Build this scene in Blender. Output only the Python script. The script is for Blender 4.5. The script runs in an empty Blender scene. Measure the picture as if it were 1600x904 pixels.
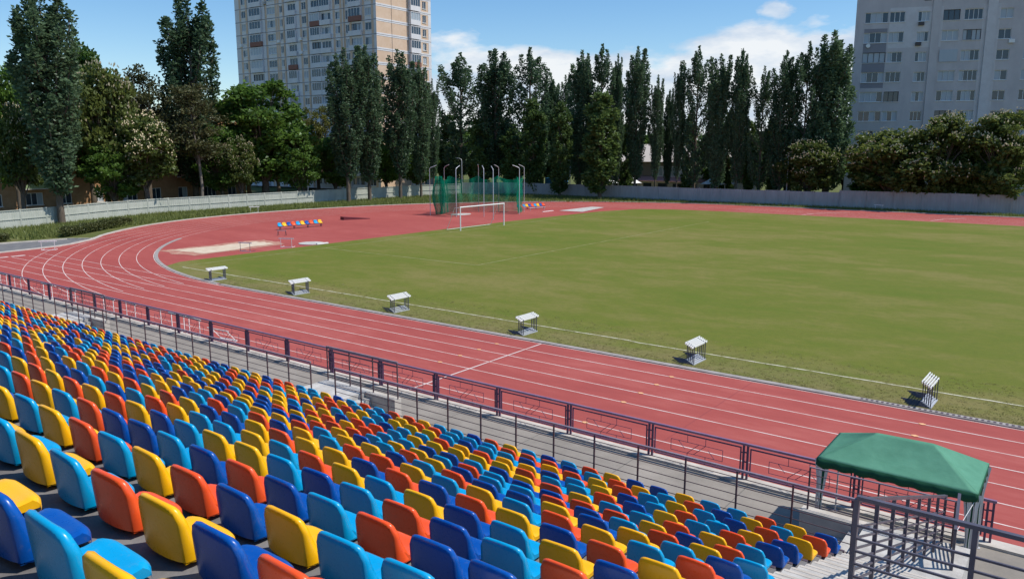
import bpy, bmesh, math, random
from mathutils import Vector, Matrix
R = random.Random(7)
rad = math.radians
sc = bpy.context.scene
col = sc.collection
PI = math.pi
CAMH = 8.3

# ------------------------------------------------------------------ helpers
class MB:
    """collects geometry for ONE mesh"""
    def __init__(s): s.v = []; s.f = []; s.m = []; s.smooth = []
    def add(s, vs, fs, mi=0, sm=False):
        n = len(s.v); s.v += [tuple(v) for v in vs]
        for f in fs:
            s.f.append([n + i for i in f]); s.m.append(mi); s.smooth.append(sm)
    def box(s, x0, x1, y0, y1, z0, z1, mi=0):
        s.add([(x0,y0,z0),(x1,y0,z0),(x1,y1,z0),(x0,y1,z0),(x0,y0,z1),(x1,y0,z1),(x1,y1,z1),(x0,y1,z1)],
              [(0,3,2,1),(4,5,6,7),(0,1,5,4),(1,2,6,5),(2,3,7,6),(3,0,4,7)], mi)
    def bar(s, p0, p1, w, h=None, mi=0):
        """rectangular bar from p0 to p1"""
        p0 = Vector(p0); p1 = Vector(p1); h = h or w
        d = (p1 - p0).normalized()
        a = d.cross(Vector((0,0,1)))
        if a.length < 1e-3: a = Vector((1,0,0))
        a.normalize(); b = a.cross(d).normalized()
        a = a * w / 2; b = b * h / 2
        vs = [p0-a-b, p0+a-b, p0+a+b, p0-a+b, p1-a-b, p1+a-b, p1+a+b, p1-a+b]
        s.add(vs, [(0,1,2,3),(7,6,5,4),(0,4,5,1),(1,5,6,2),(2,6,7,3),(3,7,4,0)], mi)
    def tube(s, pts, r, n=8, mi=0, caps=True):
        pts = [Vector(p) for p in pts]
        rs = r if isinstance(r, (list, tuple)) else [r] * len(pts)
        rings = []
        for i, p in enumerate(pts):
            d = (pts[min(i+1, len(pts)-1)] - pts[max(i-1, 0)]).normalized()
            a = d.cross(Vector((0.13,0.97,0.2)))
            if a.length < 1e-3: a = d.cross(Vector((1,0,0)))
            a.normalize(); b = d.cross(a).normalized()
            rings.append([p + (a*math.cos(2*PI*k/n) + b*math.sin(2*PI*k/n)) * rs[i] for k in range(n)])
        vs = [v for ring in rings for v in ring]; fs = []
        for i in range(len(pts)-1):
            for k in range(n):
                fs.append((i*n+k, i*n+(k+1)%n, (i+1)*n+(k+1)%n, (i+1)*n+k))
        s.add(vs, fs, mi, True)
        if caps:
            s.add(rings[0], [tuple(range(n))[::-1]], mi); s.add(rings[-1], [tuple(range(n))], mi)
    def poly(s, pts, mi=0): s.add(pts, [tuple(range(len(pts)))], mi)
    def prism(s, pts, z0, z1, mi=0):
        n = len(pts)
        s.add([(x,y,z0) for x,y in pts] + [(x,y,z1) for x,y in pts],
              [tuple(range(n))[::-1], tuple(range(n,2*n))] + [(i,(i+1)%n,n+(i+1)%n,n+i) for i in range(n)], mi)
    def mesh(s, name, mats):
        me = bpy.data.meshes.new(name); me.from_pydata(s.v, [], s.f)
        for m in (mats if isinstance(mats, (list, tuple)) else [mats]): me.materials.append(m)
        me.polygons.foreach_set('material_index', s.m); me.polygons.foreach_set('use_smooth', s.smooth)
        me.update(); return me
    def build(s, name, mats, parent=None, loc=None):
        o = bpy.data.objects.new(name, s.mesh(name, mats)); col.objects.link(o)
        if parent: o.parent = parent
        if loc: o.location = loc
        return o
def obj(name, me, parent=None):
    o = bpy.data.objects.new(name, me); col.objects.link(o)
    if parent: o.parent = parent
    return o
def tag(o, label, cat, group=None, kind=None):
    o['label'] = label; o['category'] = cat
    if group: o['group'] = group
    if kind: o['kind'] = kind
    return o
def thing(name, label, cat, loc=(0,0,0), rz=0, group=None):
    o = bpy.data.objects.new(name, None); col.objects.link(o)
    o.location = loc; o.rotation_euler = (0,0,rz); o.empty_display_size = .2
    return tag(o, label, cat, group)
def struct(o): o['kind'] = 'structure'; return o
def copy_tree(o, parent=None):
    c = o.copy(); col.objects.link(c)
    if parent: c.parent = parent
    for ch in list(o.children): copy_tree(ch, c)
    return c
ORD = ['zeroth','first','second','third','fourth','fifth','sixth','seventh','eighth','ninth','tenth','eleventh','twelfth',
       'thirteenth','fourteenth','fifteenth','sixteenth','seventeenth','eighteenth','nineteenth','twentieth']
def ordinal(n):
    if n <= 20: return ORD[n]
    t = {2:'twenty',3:'thirty',4:'forty',5:'fifty',6:'sixty'}[n//10]
    tt = {2:'twentieth',3:'thirtieth',4:'fortieth',5:'fiftieth',6:'sixtieth'}[n//10]
    return tt if n % 10 == 0 else t + '-' + ORD[n%10]

# ------------------------------------------------------------------ materials
def mat(name, base, rough=.7, spec=.5, metal=0., vary=None, scale=3., bump=0., bscale=40., coat=0., coord='Object', detail=5, stretch=None, vlo=.35, vhi=.65):
    """principled; vary = second colour mixed in by noise"""
    m = bpy.data.materials.new(name); m.use_nodes = True
    nt = m.node_tree; N = nt.nodes; L = nt.links; b = N['Principled BSDF']
    b.inputs['Base Color'].default_value = (*base, 1); b.inputs['Roughness'].default_value = rough
    b.inputs['Specular IOR Level'].default_value = spec; b.inputs['Metallic'].default_value = metal
    b.inputs['Coat Weight'].default_value = coat
    tc = N.new('ShaderNodeTexCoord'); src = tc.outputs[coord]
    if stretch:
        mp = N.new('ShaderNodeMapping'); mp.inputs['Scale'].default_value = stretch
        L.new(src, mp.inputs['Vector']); src = mp.outputs['Vector']
    if vary:
        no = N.new('ShaderNodeTexNoise'); no.inputs['Scale'].default_value = scale; no.inputs['Detail'].default_value = detail
        no.inputs['Roughness'].default_value = .62
        L.new(src, no.inputs['Vector'])
        cr = N.new('ShaderNodeValToRGB'); cr.color_ramp.elements[0].position = vlo; cr.color_ramp.elements[1].position = vhi
        cr.color_ramp.elements[0].color = (*base, 1); cr.color_ramp.elements[1].color = (*vary, 1)
        L.new(no.outputs['Fac'], cr.inputs['Fac']); L.new(cr.outputs['Color'], b.inputs['Base Color'])
    if bump:
        n2 = N.new('ShaderNodeTexNoise'); n2.inputs['Scale'].default_value = bscale; n2.inputs['Detail'].default_value = 4
        L.new(src, n2.inputs['Vector'])
        bp = N.new('ShaderNodeBump'); bp.inputs['Strength'].default_value = bump; bp.inputs['Distance'].default_value = .02
        L.new(n2.outputs['Fac'], bp.inputs['Height']); L.new(bp.outputs['Normal'], b.inputs['Normal'])
    return m
def mixcol(nt, a, b, fac):
    mx = nt.nodes.new('ShaderNodeMix'); mx.data_type = 'RGBA'
    for sock, v in ((mx.inputs['A'], a), (mx.inputs['B'], b), (mx.inputs['Factor'], fac)):
        if isinstance(v, bpy.types.NodeSocket): nt.links.new(v, sock)
        elif isinstance(v, tuple): sock.default_value = (*v, 1)
        else: sock.default_value = v
    return mx.outputs['Result']
def mathn(nt, op, a, b=None, clamp=False):
    n = nt.nodes.new('ShaderNodeMath'); n.operation = op; n.use_clamp = clamp
    for i, v in enumerate((a, b)):
        if v is None: continue
        if isinstance(v, bpy.types.NodeSocket): nt.links.new(v, n.inputs[i])
        else: n.inputs[i].default_value = v
    return n.outputs[0]
def noise(nt, scale, vec, detail=5, rough=.6):
    n = nt.nodes.new('ShaderNodeTexNoise'); n.inputs['Scale'].default_value = scale; n.inputs['Detail'].default_value = detail
    n.inputs['Roughness'].default_value = rough; nt.links.new(vec, n.inputs['Vector']); return n.outputs['Fac']
def ramp(nt, fac, stops):
    cr = nt.nodes.new('ShaderNodeValToRGB'); e = cr.color_ramp.elements
    while len(e) < len(stops): e.new(.5)
    for i, (p, c) in enumerate(stops): e[i].position = p; e[i].color = (*c, 1) if isinstance(c, tuple) else (c, c, c, 1)
    nt.links.new(fac, cr.inputs['Fac']); return cr.outputs['Color']
def mapping(nt, vec, scale=(1,1,1), rot=(0,0,0)):
    mp = nt.nodes.new('ShaderNodeMapping'); mp.inputs['Scale'].default_value = scale; mp.inputs['Rotation'].default_value = rot
    nt.links.new(vec, mp.inputs['Vector']); return mp.outputs['Vector']

def leaf_mat(name, dark, light, trans=.35, var=.5):
    m = bpy.data.materials.new(name); m.use_nodes = True; nt = m.node_tree; N = nt.nodes; L = nt.links
    N.remove(N['Principled BSDF'])
    g = N.new('ShaderNodeNewGeometry'); oi = N.new('ShaderNodeObjectInfo'); tc = N.new('ShaderNodeTexCoord')
    n = noise(nt, .55, tc.outputs['Object'], 3)
    f = mathn(nt, 'ADD', mathn(nt, 'MULTIPLY', g.outputs['Random Per Island'], .55), mathn(nt, 'MULTIPLY', n, .6))
    f = mathn(nt, 'ADD', f, mathn(nt, 'MULTIPLY', mathn(nt, 'SUBTRACT', oi.outputs['Random'], .5), var))
    c = ramp(nt, f, [(.2, dark), (.9, light)])
    d = N.new('ShaderNodeBsdfDiffuse'); t = N.new('ShaderNodeBsdfTranslucent'); gl = N.new('ShaderNodeBsdfGlossy')
    gl.inputs['Roughness'].default_value = .42; gl.inputs['Color'].default_value = (.75,.8,.78,1)
    L.new(c, d.inputs['Color']); L.new(c, t.inputs['Color'])
    mx = N.new('ShaderNodeMixShader'); mx.inputs[0].default_value = trans
    L.new(d.outputs[0], mx.inputs[1]); L.new(t.outputs[0], mx.inputs[2])
    m2 = N.new('ShaderNodeMixShader'); m2.inputs[0].default_value = .02
    L.new(mx.outputs[0], m2.inputs[1]); L.new(gl.outputs[0], m2.inputs[2])
    L.new(m2.outputs[0], N['Material Output'].inputs['Surface'])
    return m

M = {}
def plastic(name, base, fade):
    """sun-bleached moulded plastic: dust, scuffs, slight fading from seat to seat"""
    m = bpy.data.materials.new(name); m.use_nodes = True; nt = m.node_tree; b = nt.nodes['Principled BSDF']
    tc = nt.nodes.new('ShaderNodeTexCoord'); oi = nt.nodes.new('ShaderNodeObjectInfo'); ge = nt.nodes.new('ShaderNodeNewGeometry')
    n1 = noise(nt, 2.2, ge.outputs['Position'], 3); n2 = noise(nt, 26, ge.outputs['Position'], 6, .75)
    f = mathn(nt, 'ADD', mathn(nt, 'MULTIPLY', n1, .45), mathn(nt, 'MULTIPLY', oi.outputs['Random'], .3))
    c = mixcol(nt, base, fade, mathn(nt, 'SUBTRACT', f, .12, True))
    dirt = ramp(nt, n2, [(.56, 0.), (.8, .5)])
    c = mixcol(nt, c, (.30,.27,.23), mathn(nt, 'MULTIPLY', dirt, .5))
    nt.links.new(c, b.inputs['Base Color'])
    b.inputs['Specular IOR Level'].default_value = .38
    r = mathn(nt, 'ADD', mathn(nt, 'MULTIPLY', n2, .22), .18)
    nt.links.new(r, b.inputs['Roughness'])
    return m
M['y'] = plastic('yellow_plastic', (.94,.455,.003), (.93,.50,.010))
M['r'] = plastic('orange_red_plastic', (.86,.085,.016), (.86,.12,.03))
M['l'] = plastic('light_blue_plastic', (.001,.31,.60), (.003,.35,.63))
M['d'] = plastic('dark_blue_plastic', (.002,.072,.34), (.003,.10,.41))
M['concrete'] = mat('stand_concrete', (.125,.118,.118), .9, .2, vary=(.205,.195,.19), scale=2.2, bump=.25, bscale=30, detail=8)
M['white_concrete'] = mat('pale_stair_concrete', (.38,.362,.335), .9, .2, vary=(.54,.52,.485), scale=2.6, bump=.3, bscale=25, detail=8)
M['kerb'] = mat('kerb_concrete', (.42,.38,.33), .9, .2, vary=(.55,.50,.44), scale=2.0)
M['gutter'] = mat('gutter_concrete', (.27,.245,.23), .9, .2, vary=(.36,.33,.31), scale=2.5)
M['dark_metal'] = mat('dark_painted_steel', (.070,.045,.058), .45, .5, vary=(.10,.06,.065), scale=5)
M['grey_metal'] = mat('blue_grey_painted_steel', (.066,.060,.082), .42, .5, vary=(.10,.09,.115), scale=4)
M['purple'] = mat('purple_painted_steel', (.19,.105,.19), .38, .5, vary=(.26,.16,.24), scale=3)
M['purple_dark'] = mat('dark_purple_steel', (.065,.030,.080), .5, .5, vary=(.10,.05,.10), scale=3)
M['lilac'] = mat('sun_glint_lilac_handrail_paint', (.20,.155,.19), .38, .5, vary=(.27,.23,.26), scale=6)  # sun glint on the rail tops put into a paler colour
M['white'] = mat('white_paint', (.84,.84,.82), .5, .4, vary=(.76,.75,.72), scale=5)
M['line'] = mat('worn_white_line_paint', (.70,.58,.54), .8, .2, vary=(.50,.26,.22), scale=1.1, vlo=.42, vhi=.75)
M['mark'] = mat('orange_mark_paint', (.75,.42,.22), .8, .2)
M['bark'] = mat('bark', (.10,.075,.055), .95, .1, vary=(.17,.14,.11), scale=4, stretch=(3,3,.5), bump=.5, bscale=8)
M['pale_bark'] = mat('pale_bark', (.22,.19,.16), .95, .1, vary=(.14,.12,.10), scale=4, stretch=(3,3,.5))
M['silver'] = mat('galvanised_steel', (.50,.50,.52), .45, .5, metal=.3)
M['slate'] = mat('hurdle_grey_paint', (.42,.44,.48), .5, .4)
M['navy'] = mat('hurdle_dark_steel', (.05,.055,.09), .45, .5)
M['asphalt'] = mat('asphalt_path', (.13,.13,.135), .95, .2, vary=(.19,.185,.18), scale=1.2)
M['sand'] = mat('pit_sand', (.52,.41,.30), 1, .05, vary=(.62,.52,.40), scale=1.4)

def grass_mat():
    m = bpy.data.materials.new('mown_grass'); m.use_nodes = True; nt = m.node_tree; b = nt.nodes['Principled BSDF']
    tc = nt.nodes.new('ShaderNodeTexCoord'); P = tc.outputs['Object']
    big = noise(nt, .07, mapping(nt, P, (1,1.9,1), (0,0,.5)), 4, .6)
    mid = noise(nt, .42, mapping(nt, P, (1,1.5,1), (0,0,-.3)), 5, .65)
    fine = noise(nt, 2.6, P, 8, .85)
    blades = noise(nt, 60., mapping(nt, P, (1,.5,1)), 3, .8)
    f = mathn(nt, 'ADD', mathn(nt, 'MULTIPLY', big, .62), mathn(nt, 'MULTIPLY', mid, .38))
    c = ramp(nt, f, [(.36, (.108,.148,.016)), (.48, (.138,.155,.024)), (.61, (.200,.178,.052))])
    c = mixcol(nt, c, (.085,.115,.018), mathn(nt, 'MULTIPLY', ramp(nt, fine, [(.42, 0.), (.66, 1.)]), .5))
    c = mixcol(nt, c, (.25,.215,.085), mathn(nt, 'MULTIPLY', ramp(nt, blades, [(.5, 0.), (.8, 1.)]), .35))
    # the margin beside the track gutter is dry and trodden
    sx = nt.nodes.new('ShaderNodeSeparateXYZ'); nt.links.new(P, sx.inputs[0])
    edge = mathn(nt, 'SUBTRACT', 1., mathn(nt, 'DIVIDE', mathn(nt, 'SUBTRACT', sx.outputs['Y'], 27.0), 4.5), True)
    edge = mathn(nt, 'MULTIPLY', edge, ramp(nt, mid, [(.35, .3), (.6, 1.)]))
    c = mixcol(nt, c, (.215,.175,.085), mathn(nt, 'MULTIPLY', edge, .75))
    nt.links.new(c, b.inputs['Base Color']); b.inputs['Roughness'].default_value = .95; b.inputs['Specular IOR Level'].default_value = .15
    bp = nt.nodes.new('ShaderNodeBump'); bp.inputs['Strength'].default_value = .5; bp.inputs['Distance'].default_value = .04
    nt.links.new(blades, bp.inputs['Height']); nt.links.new(bp.outputs['Normal'], b.inputs['Normal'])
    return m
M['grass'] = grass_mat()
M['rough_grass'] = mat('rough_ground_grass', (.075,.105,.028), .95, .1, vary=(.14,.135,.05), scale=.5, bump=.6, bscale=9)
def track_mat():
    m = bpy.data.materials.new('red_track_rubber'); m.use_nodes = True; nt = m.node_tree; b = nt.nodes['Principled BSDF']
    tc = nt.nodes.new('ShaderNodeTexCoord'); P = tc.outputs['Object']
    big = noise(nt, .10, mapping(nt, P, (.5,1.6,1)), 5, .65); mid = noise(nt, 1.1, mapping(nt, P, (.45,1.4,1)), 6, .7); fine = noise(nt, 55., P, 3, .8)
    c = ramp(nt, mathn(nt, 'ADD', mathn(nt, 'MULTIPLY', big, .55), mathn(nt, 'MULTIPLY', mid, .45)),
             [(.33, (.290,.058,.050)), (.5, (.350,.074,.062)), (.66, (.415,.110,.092))])
    c = mixcol(nt, c, (.20,.045,.045), mathn(nt, 'MULTIPLY', ramp(nt, fine, [(.5, 0.), (.8, 1.)]), .4))
    # paving seams every 8 m, faint
    sx = nt.nodes.new('ShaderNodeSeparateXYZ'); nt.links.new(P, sx.inputs[0])
    seam = mathn(nt, 'LESS_THAN', mathn(nt, 'FRACT', mathn(nt, 'DIVIDE', sx.outputs['X'], 9.3)), .006)
    c = mixcol(nt, c, (.25,.055,.055), mathn(nt, 'MULTIPLY', seam, .5))
    nt.links.new(c, b.inputs['Base Color']); b.inputs['Roughness'].default_value = .85; b.inputs['Specular IOR Level'].default_value = .25
    bp = nt.nodes.new('ShaderNodeBump'); bp.inputs['Strength'].default_value = .3; bp.inputs['Distance'].default_value = .01
    nt.links.new(fine, bp.inputs['Height']); nt.links.new(bp.outputs['Normal'], b.inputs['Normal'])
    return m
M['track'] = track_mat()
def apron_mat():
    m = bpy.data.materials.new('apron_concrete'); m.use_nodes = True; nt = m.node_tree; b = nt.nodes['Principled BSDF']
    tc = nt.nodes.new('ShaderNodeTexCoord'); P = tc.outputs['Object']
    big = noise(nt, .5, P, 6, .7); fine = noise(nt, 20., P, 4, .7)
    c = ramp(nt, big, [(.3, (.205,.182,.155)), (.55, (.275,.242,.205)), (.75, (.34,.30,.255))])
    c = mixcol(nt, c, (.15,.14,.125), mathn(nt, 'MULTIPLY', ramp(nt, fine, [(.5, 0.), (.8, 1.)]), .4))
    sx = nt.nodes.new('ShaderNodeSeparateXYZ'); nt.links.new(P, sx.inputs[0])
    seam = mathn(nt, 'LESS_THAN', mathn(nt, 'FRACT', mathn(nt, 'DIVIDE', sx.outputs['X'], 3.1)), .008)
    c = mixcol(nt, c, (.10,.095,.085), mathn(nt, 'MULTIPLY', seam, .7))
    nt.links.new(c, b.inputs['Base Color']); b.inputs['Roughness'].default_value = .92
    return m
M['apron'] = apron_mat()

# ------------------------------------------------------------------ ground, track, field
def sheet(name, pts, z, m):
    b = MB(); b.poly([(x,y,z) for x,y in pts]); return struct(b.build(name, m))
b = MB(); b.poly([(-900,-300,-.02),(700,-300,-.02),(700,1400,-.02),(-900,1400,-.02)])
struct(b.build('ground', M['rough_grass']))
CX, CY, RI, LW = -41.3, 64.5, 37.6, 1.22      # left bend: centre, inner radius, lane width
CX2 = 43.1
def arc(cx, r, a0, a1, n, ry=None):
    return [(cx + r*math.cos(a0+(a1-a0)*i/n), CY + (ry or r)*math.sin(a0+(a1-a0)*i/n)) for i in range(n+1)]
def router(a):                                   # outer edge of the paving, wider behind the far straight
    t = max(0., math.sin(a)); d_ = math.degrees(a)
    return 47.8 + 2.2*t*t - (1.95*((d_-196)/22.5)**1.4 if d_ > 196 else 0)
outer = [(CX2, 18.42), (-70.6, 18.42), (-71.1, 25), (-71.8, 29.5), (-73.1, 31.8), (-74.9, 33.9), (-76.6, 35.35)]
outer += [(CX + router(a)*math.cos(a), CY + router(a)*math.sin(a)) for a in [rad(218.4 - 128.4*i/60) for i in range(61)]]
outer += [(CX2 + 49.8*math.cos(a), CY + 49.8*math.sin(a)) for a in [rad(90 - 170*i/60) for i in range(61)]]
sheet('running_track', outer, 0.0, M['track'])
# pale kerb along the outside of the bend
def ribbon(mb, pts, w, z, h=0., mi=0):
    n = len(pts); L_, R_ = [], []
    for i in range(n):
        a = Vector(pts[max(i-1,0)]); c = Vector(pts[min(i+1,n-1)]); d = (c-a).normalized(); nrm = Vector((-d.y, d.x))
        p = Vector(pts[i]); L_.append(p + nrm*w/2); R_.append(p - nrm*w/2)
    for i in range(n-1):
        q = [L_[i], R_[i], R_[i+1], L_[i+1]]
        if h: mb.prism([(v.x,v.y) for v in q][::1], z, z+h, mi)
        else: mb.add([(v.x,v.y,z) for v in q], [(0,1,2,3)], mi)
b = MB(); kp = [(-70.75,18.42),(-71.25,25),(-71.55,27.6),(-71.95,29.5),(-72.5,30.8),(-73.25,31.95),(-75.0,34.05),(-76.75,35.5)] + [(CX + (router(a)+.16)*math.cos(a), CY + (router(a)+.16)*math.sin(a)) for a in [rad(218.0 - 128.0*i/60) for i in range(61)]] + [(CX2, CY+50)]
ribbon(b, kp, .34, -.01, .09)
struct(b.build('kerb', M['kerb']))
# white lane lines
b = MB()
for k in range(8):
    y = 26.9 - LW*k
    wd = .05
    b.add([(-67.6+.0*k,y-wd/2,.004),(60,y-wd/2,.004),(60,y+wd/2,.004),(-67.6,y+wd/2,.004)], [(0,1,2,3)])
b2 = MB()
for k in range(8):
    r = RI + LW*k
    if k == 0: a = (rad(268), rad(92))
    else: a = (rad(264), rad(92))
    ribbon(b2, arc(CX, r, a[0], a[1], 90), .05, .008)
    y2 = CY + r
    b2.add([(CX,y2-.03,.008),(CX2,y2-.03,.008),(CX2,y2+.03,.008),(CX,y2+.03,.008)], [(0,1,2,3)])
b2.add([(-18.64,18.45,.012),(-18.57,18.45,.012),(-18.57,26.9,.012),(-18.64,26.9,.012)], [(0,1,2,3)])     # finish line
for k in range(2, 8):                                                                                       # start marks in the chute
    b2.add([(-68.2,26.9-LW*k+.1,.012),(-67.75,26.9-LW*k+.1,.012),(-67.75,26.9-LW*k+1.1,.012),(-68.2,26.9-LW*k+1.1,.012)], [(0,1,2,3)])
ribbon(b2, [(-30.2+.0, 102.6), (-29.6, 105.5), (-28.2, 108.5), (-26.4, 111)], .16, .012)
ribbon(b2, [(-15.4, 103.2), (-14.5, 106.5), (-12.6, 109.5)], .16, .012)
o = b.build('lane_lines', M['line']); struct(o); o2 = b2.build('lane_markings', M['line']); struct(o2)
b = MB()
for X, ks in ((-11.9, range(1,7)), (-3.53, range(1,6)), (-20.15, range(1,5))):
    for k in ks:
        y = 26.9 - LW*k
        b.add([(X-.10,y-.03,.014),(X,y-.085,.014),(X+.10,y-.03,.014),(X+.10,y+.03,.014),(X,y+.085,.014),(X-.10,y+.03,.014)], [(0,1,2,3,4,5)])
struct(b.build('relay_marks', M['mark']))
# infield grass
gpts = [(60,27.25), (-44.5,27.25)] + [(CX+(RI-.35)*math.cos(a), CY+(RI-.35)*math.sin(a)) for a in [rad(264 - i) for i in range(0, 14)]]
gpts = [p for p in gpts if p[0] > -54.7 or p[1] < 29.5] + [(-54.6,31.0),(-54.7,45.7),(-54.9,59.6),(-55.0,73.3),(-54.0,92),(-51.5,99.3)]
gpts += [(-47,101.2),(-41.3,101.8),(60,101.8)]
sheet('infield_grass', gpts, .016, M['grass'])
# gutter along the inside of the track, with its slotted channel
b = MB()
b.box(-43.2, 60, 26.95, 27.22, -.01, .045); 
ga = arc(CX, RI-.18, rad(266.5), rad(222), 50)
ribbon(b, ga, .27, -.01, .055)
o = b.build('track_gutter', M['gutter']); struct(o)
b = MB(); ns_ = 104
b.add([(2.6-8.32*i/ns_, y, .050) for i in range(ns_+1) for y in (27.01, 27.16)], [(2*i+2, 2*i, 2*i+1, 2*i+3) for i in range(ns_)])
b.m = [i % 2 for i in range(ns_)]
tag(b.build('drain_slot_grating', [M['dark_metal'], M['gutter']]), 'long row of dark drain slots in the gutter beside the inner lane', 'drain grate')
# pitch lines
def line(mb, p, q, w, z=.022):
    ribbon(mb, [p, q], w, z)
b = MB()
line(b, (-52.4,29.7), (-52.4,99), .11); line(b, (-52.4,99), (55,99), .10)
line(b, (-52.4,43.0), (-35.6,43.0), .10); line(b, (-35.6,43.0), (-35.9,86.0), .10); line(b, (-35.9,86.0), (-52.4,86.0), .10)
M['chalk'] = mat('faded_chalk_line', (.33,.32,.17), .9, .1, vary=(.19,.19,.06), scale=.9, vlo=.4, vhi=.65)
M['chalk2'] = mat('touchline_chalk', (.60,.57,.44), .9, .1, vary=(.22,.21,.08), scale=2.2, vlo=.42, vhi=.70)
struct(b.build('pitch_lines', [M['chalk']]))
b = MB()
pts = [(-51.9+i*.6, 29.62 + R.uniform(-.025,.025) - (.1 if i > 60 else 0)) for i in range(0, 180)]
ribbon(b, pts, .095, .027); struct(b.build('touchline', M['chalk2']))
# sand pits, shot circle
def blob(mb, pts, z, jit=.25, sub=6):
    out = []
    for i in range(len(pts)):
        a = Vector(pts[i]); c = Vector(pts[(i+1)%len(pts)])
        for k in range(sub):
            p = a.lerp(c, k/sub); out.append((p.x+R.uniform(-jit,jit), p.y+R.uniform(-jit,jit), z))
    mb.poly(out)
b = MB(); blob(b, [(-61.3,34.2),(-57.3,34.9),(-58.6,42.2),(-61.1,42.4)], .02)
struct(b.build('long_jump_sand', M['sand']))
M['track_dust'] = mat('sandy_track', (.36,.13,.10), .9, .1, vary=(.48,.30,.22), scale=1.8)
b = MB(); blob(b, [(-62.6,32.9),(-56.6,33.6),(-57.6,43.2),(-61.9,43.4)], .012, .5)
struct(b.build('spilled_sand_ring', M['track_dust']))
b = MB(); b.poly([(-59.3,89.6,.02),(-55.6,89.8,.02),(-57.4,98.8,.02),(-59.5,98.8,.02)])
struct(b.build('landing_sand', M['white_concrete']))
b = MB(); b.box(-60.0,-59.75,86.5,89.0,.0,.05); tag(b.build('takeoff_board', M['white']), 'white take-off board lying before the pale landing area', 'board')
b = MB()
n = 40
b.prism([(-56.0+1.12*math.cos(2*PI*i/n), 44.4+1.12*math.sin(2*PI*i/n)) for i in range(n)], .0, .06)
o = tag(b.build('shot_circle', M['white_concrete']), 'round pale shot put circle on the red infield', 'shot circle')
b = MB(); b.prism([(-54.75,43.9),(-54.55,43.9),(-54.5,45.1),(-54.7,45.1)], .06, .16); b.build('stop_board', M['white'], o)
b = MB(); b.prism([(-66.0+1.1*math.cos(2*PI*i/n), 76.6+1.6*math.sin(2*PI*i/n)) for i in range(n)], .0, .05)
tag(b.build('throwing_circle', M['white_concrete']), 'pale concrete throwing circle inside the green net cage', 'throwing circle')
# path at the end of the chute
sheet('path', [(-71.0,18),(-71.4,25),(-72.1,29.5),(-73.4,31.95),(-75.1,33.9),(-76.9,32.6),(-77.7,28.3),(-78.2,18)], .004, M['asphalt'])
b = MB(); ribbon(b, [(-78.35,18),(-77.85,28.3),(-77.05,32.7),(-75.3,34.1)], .22, -.01, .12); struct(b.build('path_kerb', M['kerb']))
# concrete apron between stand and track
b = MB(); b.box(-64, 12, 10, 18.05, -.05, .05); struct(b.build('apron', M['apron']))
b = MB(); b.box(-64, 12, 18.05, 18.42, -.05, .11); struct(b.build('apron_kerb', M['kerb']))

# ------------------------------------------------------------------ grandstand
P = .5
drops = [2.74,3.384,4.06,4.70,5.33,5.965,6.559,7.162,7.79,8.43,9.07,9.65,10.18,10.73,11.225,11.76,12.27]
ys = [2.2,3.58,5.0,6.40] + [7.83+1.434*j for j in range(13)]
rows = {}
for i in range(17):
    j = i - 4
    rows[j] = (ys[i]*P - .006*j*(j > 0), CAMH - drops[i]*P - .004*j*(j > 0))      # Y of the back, z of the back's top
SH = .29                                                                           # seat height
GAP = .045
tread = {j: rows[j][1] - SH - GAP for j in rows}
edge = {j: rows[j][0] + .25 for j in rows}
GX0, GX1 = -52., -2.72
stand = thing('grandstand', 'stepped concrete grandstand under the coloured seats', 'grandstand')
b = MB()
prof = [(-1.6, tread[-4]+.8), (edge[-4]-.75, tread[-4]+.8), (edge[-4]-.75, tread[-4])]
for j in range(-4, 13):
    prof.append((edge[j], tread[j]))
    prof.append((edge[j], tread[j+1] if j < 12 else 1.28))
prof += [(13.52, 1.28), (13.52, 0), (-1.6, 0)]
n = len(prof)
b.add([(GX0,y,z) for y,z in prof] + [(GX1,y,z) for y,z in prof], [tuple(range(n)), tuple(range(2*n-1,n-1,-1))] + [(i, n+i, n+(i+1)%n, (i+1)%n) for i in range(n)])
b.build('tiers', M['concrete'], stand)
# dark steel beams that carry each row of seats
for j in rows:
    xe = (-2.33 if j < 6 else -2.83) + .008*max(0,j) + .03; b = MB(); zt_ = tread[j]+GAP-.04; yy = edge[j]+.006
    b.box(GX0, xe, yy, yy+.05, zt_-.075, zt_); 
    b.build('seat_beam', M['dark_metal'], stand)
# aisle stair beside the seats: two steps to a row
b = MB(); AX0, AX1 = GX1, -1.12
sp = [(1.2, tread[-3]+.3)]
for j in range(-3, 13):
    t0 = tread[j]; t1 = tread[j+1] if j < 12 else 1.28
    e = edge[j]
    sp += [(e-.05, t0), (e-.05, (t0+t1)/2), (e+.32, (t0+t1)/2), (e+.32, t1)]
sp += [(13.6, 1.28), (13.6, 0), (1.2, 0)]
n = len(sp)
b.add([(AX0+.003,y,z) for y,z in sp] + [(AX1,y,z) for y,z in sp], [tuple(range(n)), tuple(range(2*n-1,n-1,-1))] + [(i, n+i, n+(i+1)%n, (i+1)%n) for i in range(n)])
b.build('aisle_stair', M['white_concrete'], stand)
nz_ = MB()
for j in range(-3, 13):
    t0 = tread[j]; t1 = tread[j+1] if j < 12 else 1.28
    for y_, z_ in ((edge[j]-.05, t0), (edge[j]+.32, (t0+t1)/2)):
        nz_.box(AX0+.02, AX1-.01, y_-.045, y_+.004, z_-.03, z_+.004)
nz_.build('step_nosings', M['kerb'], stand)
# deck right of the stair, behind the long grey rail
b = MB(); b.box(AX1+.003, 6, -1.6, 7.9, 0, 3.72); b.build('upper_deck', M['concrete'], stand)

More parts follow.
